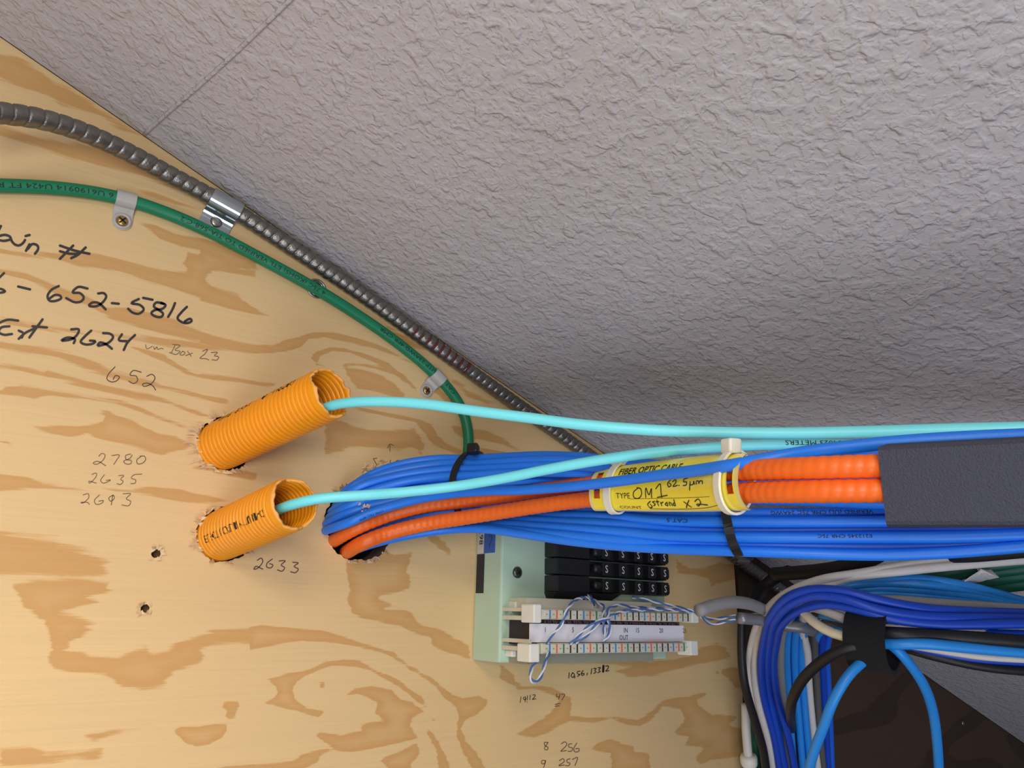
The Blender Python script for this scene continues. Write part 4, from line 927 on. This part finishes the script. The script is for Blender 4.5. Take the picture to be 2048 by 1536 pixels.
MB().add(*abox(wl-.002, wr-.008, -HW+.0045, -HB-.0002, zl+hs*.5, zu-hs*.5)).build('core', M_core, wb)
zt_ = c_t-.0046
for k, s_ in enumerate(('1', '5', '10', 'IN', '15', '20', '25')):
    x = wl+(.028, .19, .40, .52, .60, .77, .945)[k]*(wr-wl); t2, tf = text2d(s_, 0)
    mesh('lettering', [Vector((x+a*.0026, -HW+.0024, zt_+b*.0028)) for a, b in t2], tf, M_ink, cd)
t2, tf = text2d('OUT', 0); mesh('lettering', [Vector((wl+.49*(wr-wl)+a*.0026, -HW+.0024, c_b+.0012+b*.0028)) for a, b in t2], tf, M_ink, cd)
MB().add(*abox(wl+.66*(wr-wl), wl+.80*(wr-wl), -HW+.0004, -HW+.0022, c_b-.0014, c_b-.0001)).build('red_mark', M_red, wb)
MB().add(*abox(fx(1183, 1212, HW-.012), fx(1208, 1212, HW-.012), -HW+.0105, -HW+.0118, zu+hs*.9, zu+hs+.0048)).build('white_sticker', M_stk_w, wb)
t2, tf = text2d('1-50', 0); mesh('lettering', [Vector((fx(1184, 1212, HW-.012)+a*.0018, -HW+.0103, zu+hs+.0012+b*.0026)) for a, b in t2], tf, M_ink, wb)
# rows of tiny wire ends between strip and card
mb = MB()
for k in range(70):
    x = wl+.004+(wr-wl-.016)*k/70; p = Vector((x, -HW+.003, zu-hs*.98)); q = p+Vector((random.uniform(-.002, .002), -.0012, -.0020)); v, f = tube([p, (p+q)/2+Vector((0, -.0012, 0)), q], .0006, 5, .001); mb.add(v, f)
mb.build('wire_ends', mat('dark_wire_ends', (66, 46, 52), .5, var=.9, scale=900), wb, smooth=True, kind='stuff', label='row of tiny dark wire ends')

# blue and white jumper pairs
def pair(pts, label, group='blue and white jumper pairs', r=.00055, hgt=None):
    root = thing('jumper_wire', label, 'wire', pts[0], group)
    R, s = spline(pts, .0012); T, Uu, Ww = frames(R)
    for k, (nm, m) in enumerate((('blue_conductor', M_wb), ('white_conductor', M_ww))):
        a = s/.016*2*math.pi + k*math.pi
        C = R + r*1.05*(np.cos(a)[:, None]*Uu + np.sin(a)[:, None]*Ww)
        v, f = tube([Vector(c) for c in C[::2]], r, 7, .0014); mesh(nm, v, f, m, root, smooth=True)
J = lambda x, y, h: PH(960+x/4.267, 1170+y/4.267, h)
pair([J(575,500,.0585), J(600,440,.062), J(690,345,.068), J(735,235,.070), J(790,150,.066), J(860,112,.060), J(930,120,.052), J(975,165,.048)], 'jumper pair arching from the lower strip up to the left module')
pair([J(925,85,.042), J(1000,150,.054), J(1062,190,.062), J(1050,260,.066), J(1058,360,.064), J(1060,450,.060)], 'jumper pair dropping straight across the middle of the label card')
pair([J(765,505,.0585), J(850,420,.062), J(950,340,.066), J(1080,280,.068), J(1200,230,.066), J(1400,212,.064), J(1600,212,.064), J(1790,228,.062), J(1880,240,.060)], 'jumper pair slanting over the card then running right along the upper strip')
pair([J(815,495,.0585), J(920,420,.063), J(1020,320,.067), J(1090,280,.068), J(1095,215,.066), J(1180,172,.062), J(1300,190,.062), J(1500,200,.062), J(1800,222,.061)], 'jumper pair slanting over the card and looping above the upper strip')
pair([J(1090,285,.066), J(1112,380,.064), J(1092,440,.062), J(1040,495,.0585)], 'short jumper pair hooking down right of the card middle')
pair([J(1300,105,.040), J(1450,132,.048), J(1600,168,.056), J(1780,212,.062), J(1870,240,.061)], 'jumper pair from behind the lowest module to the right clip')
pair([J(590,570,.0585), J(552,680,.062), J(522,775,.063), J(470,830,.063), J(430,800,.063), J(440,720,.062), J(490,640,.058)], 'loose jumper loop hanging below the left end clip')
pair([J(1860,235,.061), J(1950,285,.066), J(2048,285,.072), J(2180,262,.080), J(2300,250,.090), J(2420,262,.1)], 'upper jumper pair fanning out toward the grey cable')
pair([J(1860,245,.061), J(1930,310,.066), J(1980,335,.070), J(2080,315,.078), J(2250,290,.088), J(2420,275,.1)], 'lower jumper pair fanning out toward the grey cable')

# ------------------------------------------------------------------ cables at lower right
Rz = lambda x, y, z: PZ(1400+x/3.16, 1080+y/3.16, z)
gz = [PZ(1396, 1222, .42), PZ(1420, 1213, .425), PZ(1455, 1205, .435), PZ(1490, 1206, .45), PZ(1520, 1216, .47), PZ(1560, 1240, .50)]
cable('grey_cable', gz, .0036, M_grey, 'thick grey cable stub right of the wiring block')
v, f = tube([PZ(1478, 1236, .47), PZ(1525, 1241, .475), PZ(1577, 1252, .475), PZ(1606, 1255, .475), PZ(1625, 1262, .485)], .0036, 14, .003); o = mesh('metal_hook', v, f, mat('dull_grey_metal', (150, 150, 156), .4, .5), None, smooth=True); tag(o, 'dull grey metal hook arm holding the vertical cable bundle', 'hook')
def rc(name, pts, m, label, r=.0026, cat='cable', group=None, n=10):
    return cable(name, [Rz(*p) for p in pts], r, m, label, cat, group, n=n, step=.005)
V = 'cables of the lower right bundle'
rc('network_cable', [(450,1560,.56), (400,1300,.55), (335,1020,.54), (308,850,.53), (330,640,.51), (410,460,.475), (550,336,.45), (760,252,.435), (1000,212,.43), (1300,162,.43), (1600,127,.43), (2060,98,.43), (2200,90,.43)], M_wcab, 'white cable forming the outermost arch of the lower right bundle', group=V)
rc('network_cable', [(480,1560,.555), (440,1300,.545), (370,1020,.535), (345,800,.52), (380,600,.50), (450,470,.47), (580,352,.448), (900,246,.432), (1300,194,.427), (1700,155,.427), (2060,125,.427), (2200,118,.427)], M_wcab, 'second white cable just inside the outermost white arch', group=V)
o = rc('network_cable', [(520,1560,.55), (470,1250,.54), (405,1000,.53), (385,800,.51), (410,600,.485), (450,480,.462), (560,358,.44), (700,314,.43), (900,322,.42), (1100,372,.413), (1400,430,.41), (1700,452,.41), (2060,464,.41), (2200,468,.41)], M_navy, 'navy cable of the bold outer arch, upper strand', group=V, r=.0026)
rc('network_cable', [(560,1560,.55), (500,1250,.54), (445,1000,.53), (425,800,.51), (445,620,.485), (480,500,.462), (580,402,.44), (720,352,.428), (900,368,.418), (1100,432,.41), (1400,480,.407), (2060,497,.405), (2200,500,.405)], M_navy, 'navy cable of the bold outer arch, lower strand', group=V, r=.0026)
rc('network_cable', [(620,1560,.55), (560,1250,.535), (490,1000,.525), (465,800,.508), (485,640,.485), (520,530,.465), (640,440,.445), (800,405,.43), (1000,440,.418), (1200,496,.41), (1500,532,.405), (2060,530,.40), (2200,530,.40)], M_navy, 'navy cable third strand beneath the bold arch', group=V)
rc('network_cable', [(600,1560,.56), (575,1200,.55), (555,900,.54), (548,700,.52), (570,520,.49), (660,380,.46), (800,304,.445), (1000,266,.44), (1300,240,.435), (1600,272,.43), (1820,322,.43), (2060,390,.43), (2200,430,.43)], M_sky, 'sky blue cable at the top of the light blue swath', group=V)
rc('network_cable', [(660,1560,.56), (630,1200,.55), (605,900,.54), (598,700,.52), (620,540,.49), (720,390,.46), (900,294,.442), (1200,272,.436), (1450,282,.43), (1700,322,.43), (2060,408,.43), (2200,440,.43)], M_sky, 'sky blue cable second in the light blue swath', group=V)
rc('network_cable', [(710,1560,.56), (675,1200,.55), (650,900,.54), (642,700,.52), (670,560,.49), (780,400,.46), (1000,312,.442), (1300,308,.435), (1600,338,.43), (2060,420,.43), (2200,450,.43)], M_sky, 'sky blue cable third in the light blue swath', group=V)
rc('network_cable', [(800,430,.47), (1000,345,.442), (1300,342,.436), (1600,374,.43), (2060,430,.43), (2200,460,.43)], M_sky, 'sky blue cable lowest in the light blue swath', group=V)
rc('grey_cable', [(570,1560,.565), (545,1200,.55), (520,950,.535), (508,750,.515), (530,560,.485), (630,440,.455), (800,400,.44), (1180,376,.424), (1500,398,.418), (2060,434,.415), (2200,440,.415)], M_grey, 'light grey cable between the navy and sky blue strands', group=V)
rc('network_cable', [(760,1560,.57), (715,1200,.555), (688,900,.54), (680,720,.52), (650,560,.49), (700,428,.452), (850,472,.435), (1030,540,.424), (1180,560,.416), (1300,542,.412), (1480,546,.408), (1750,582,.405), (2060,622,.402), (2200,635,.40)], M_wcab, 'white cable weaving behind the strap in the lower right bundle', group=V)
rc('grey_cable', [(790,1560,.575), (755,1200,.56), (738,900,.545), (725,700,.525), (740,560,.50), (850,520,.47), (1030,580,.44), (1200,600,.425), (1700,660,.415), (2060,690,.41)], mat('dark_grey_cable_jacket', (92, 92, 94), .5), 'dark grey cable right of the white strand', group=V)
rc('network_cable', [(815,1560,.58), (795,1200,.565), (778,900,.55), (768,700,.53), (790,560,.505), (900,540,.47), (1030,590,.44), (1250,630,.425), (1700,700,.415), (2060,760,.41)], M_navy, 'navy cable at the right side of the vertical bundle', group=V)
rc('network_cable', [(835,1560,.585), (822,1200,.57), (808,900,.555), (800,700,.535), (830,580,.51), (920,565,.475), (1030,606,.445)], M_blue2, 'blue cable at the far right of the vertical bundle', group=V)
rc('network_cable', [(540,1560,.57), (520,1300,.56), (500,1100,.55), (560,900,.545), (700,700,.53), (760,580,.50), (900,560,.46), (1030,600,.43)], M_sky, 'sky blue cable crossing low behind the navy strands', group=V)
rc('network_cable', [(1000,445,.425), (1200,500,.415), (1450,560,.41), (1750,590,.405), (2060,600,.40), (2200,605,.40)], M_navy, 'navy cable lowest of the horizontal navy strands', group=V)
rc('network_cable', [(760,470,.45), (900,500,.44), (1030,560,.428), (1200,585,.42), (1450,560,.416), (1700,600,.412), (2060,650,.41)], M_sky, 'sky blue cable emerging left of the strap', group=V)
rc('power_cable', [(720,440,.46), (880,510,.445), (1040,575,.425), (1200,590,.408), (1500,605,.403), (1800,625,.398), (2060,645,.395), (2200,655,.395)], M_bcab, 'black cable running right from the strap, upper strand', r=.0036, group=V)
rc('power_cable', [(1040,600,.428), (1200,612,.41), (1500,632,.405), (1800,655,.40), (2060,676,.397), (2200,685,.397)], M_bcab, 'black cable running right from the strap, lower strand', r=.003, group=V)
rc('network_cable', [(1100,640,.418), (1200,658,.406), (1400,656,.40), (1700,682,.397), (2060,712,.395), (2200,722,.395)], M_sky, 'sky blue cable just under the black cables at right', r=.0030, group=V)
rc('network_cable', [(1150,640,.43), (1350,668,.415), (1560,702,.41), (1800,736,.407), (2060,752,.405), (2200,757,.405)], M_wcab, 'thin white cable under the black cables at right', group=V, r=.0022)
rc('network_cable', [(1150,650,.435), (1400,690,.42), (1700,745,.412), (2060,772,.41), (2200,775,.41)], M_navy, 'navy cable near the bottom of the horizontal bundle', group=V)
rc('power_cable', [(1150,640,.44), (1310,688,.425), (1550,752,.415), (1800,802,.41), (2060,828,.408), (2200,835,.408)], M_bcab, 'black cable sagging lowest at the right edge', group=V, r=.0026)
rc('power_cable', [(1150,630,.445), (1300,676,.43), (1560,735,.42), (1800,780,.415), (2060,802,.412), (2200,806,.412)], M_bcab, 'thin black cable beside the lowest sagging one', group=V, r=.0020)
rc('network_cable', [(560,380,.46), (630,430,.45), (720,520,.435), (850,592,.423), (1030,632,.413), (1120,640,.42)], M_cream, 'cream flat cable curving into the black strap', r=.0028)
rc('power_cable', [(1090,650,.415), (1030,665,.412), (900,690,.415), (750,782,.425), (650,880,.435), (590,990,.445), (574,1070,.468), (575,1160,.53), (590,1320,.62)], M_bcab, 'black cable drooping left from the strap across the bundle', r=.0031)
o = rc('network_cable', [(1140,640,.425), (1085,720,.415), (950,842,.41), (850,1000,.41), (780,1180,.415), (710,1370,.425), (670,1560,.44)], M_sky, 'sky blue cable drooping from the strap to the lower left', r=.0028, n=12)
o = rc('network_cable', [(1130,600,.42), (1180,640,.412), (1240,690,.408), (1330,790,.41), (1420,930,.418), (1475,1100,.43), (1500,1300,.44), (1515,1560,.455)], M_sky, 'sky blue cable drooping from the strap to the lower right', r=.0028, n=12)
rc('power_cable', [(265,470,.52), (262,700,.52), (280,900,.52), (340,1120,.53), (400,1330,.54), (430,1560,.55)], M_bcab, 'black cable hanging along the light plywood edge', r=.0030)
rc('power_cable', [(470,215,.52), (640,205,.50), (800,190,.48), (960,160,.465), (1100,108,.45), (1230,20,.44)], M_bcab, 'black cable rising from the corner behind the blue bundle', r=.0048)
rc('power_cable', [(330,470,.56), (350,370,.57), (400,300,.58), (480,235,.58), (560,200,.56)], M_bcab, 'black cable bent beside the metal conduit end', r=.0048)
rc('power_cable', [(1600,95,.40), (1750,88,.385), (2048,60,.37), (2200,50,.36)], M_bcab, 'black cable just under the blue bundle at the right edge', r=.0042)
gw = [(290,1040,.56), (292,1200,.56), (305,1380,.56), (315,1560,.56)]
rc('network_cable', gw, M_wcab, 'white cable with a collar at the bottom by the plywood edge', r=.0034)
v, f = lathe(Rz(308, 1385, .56), Rz(310, 1420, .56)-Rz(305, 1360, .56), [(.0058, -.003), (.0064, -.001), (.0064, .003), (.0056, .005)], 18); o = mesh('cable_collar', v, f, M_white, None, smooth=True); tag(o, 'white plastic collar round the white cable at the bottom', 'collar')
rc('network_cable', [(330,1000,.57), (350,1150,.57), (345,1350,.57), (320,1560,.57)], M_dgreen, 'dark green cable behind the white collar', r=.0046)
for i, (a, b, c_) in enumerate((((1480,225,.45), (1800,168,.44), (2200,120,.43)), ((1620,235,.45), (1850,200,.44), (2200,160,.43)), ((1720,262,.45), (1900,240,.44), (2200,205,.43)), ((1790,300,.45), (1950,285,.44), (2200,255,.43)))):
    rc('network_cable', [(a[0]-120, a[1]+10, .47), a, b, c_], M_dgreen, 'dark green cable under the white ones, %s of four' % ('topmost', 'second', 'third', 'lowest')[i], r=.0042, group='dark green cables at the right edge')
pa, pb = Rz(1820, 205, .428), Rz(1690, 262, .433); w_ = (Rz(1785, 285, .43)-pa)
v, f = strap([pa+Vector((0, .004, 0)), pa, (pa+pb)/2+Vector((0, -.0012, 0)), pb, pb+Vector((0, .004, 0))], .012, .0006, (Rz(1800, 200, .43)-Rz(1700, 215, .43)), False); o = mesh('tape_band', v, f, M_wcab, None); tag(o, 'white tape flag on the dark green cables', 'tape')
# hook-and-loop strap
sc = Rz(1110, 610, .425); axs = (Rz(1200, 620, .42)-Rz(1020, 600, .43)).normalized(); upv = (Rz(1110, 500, .42)-Rz(1110, 720, .42)).normalized(); upv = (upv-axs*upv.dot(axs)).normalized(); frt = axs.cross(upv); frt = frt if frt.dot(Vector(CAM)-sc) > 0 else -frt
v, f = strap([sc+upv*math.sin(a)*.0165+frt*(math.cos(a)*.0165+.006) for a in np.linspace(0, 2*math.pi, 25)[:-1]], .0215, .0022, axs); o = mesh('cable_strap', v, f, M_velcro, None, smooth=False); tag(o, 'black hook-and-loop strap round the lower right cable bundle', 'strap')
# small bright screws in the far boards
for (x, y, lb) in ((1527, 1189, 'small bright screw head in the dark board near the conduit end'), (1925, 1446, 'small bright screw head near the ceiling line at lower right')):
    c = PH(x, y, 0); v, f = lathe(c, -EY, [(.0022, 0), (.0022, .0006), (.0012, .0012), (.0001, .0014)], 14); o = mesh('screw', v, f, M_screw, None, smooth=True); tag(o, lb, 'screw')

# ------------------------------------------------------------------ crumbs of sawdust
def crumb(c, size, label, n=16, name='wood_chip'):
    mb = MB(); c = Vector(c)
    for _ in range(n):
        d = Vector((random.gauss(0, 1), random.gauss(0, .6), random.gauss(0, 1)))*size*.35; p = c+d; k = Vector((random.uniform(-1, 1), random.uniform(-.5, .5), random.uniform(-1, 1))).normalized()*size*.5; w = k.cross(Vector((random.random(), 1, random.random()))).normalized()*size*.16
        mb.add([p-w, p+w, p+k, p+EY*size*-.12], [(0, 1, 2), (1, 3, 2), (3, 0, 2), (0, 3, 1)])
    o = mb.build(name, M_splint); tag(o, label, 'wood chip', 'wood chips left from drilling')
crumb(PZ(732, 1012, .4055), .0042, 'pale crumb of sawdust stuck on the blue cables')
crumb(PH(735, 944, .002), .0065, 'grey-brown tuft of torn wood at the top of the big hole', 26)
crumb(PH(768, 925, .0012), .0045, 'pale wood chip beside the pencilled 18')
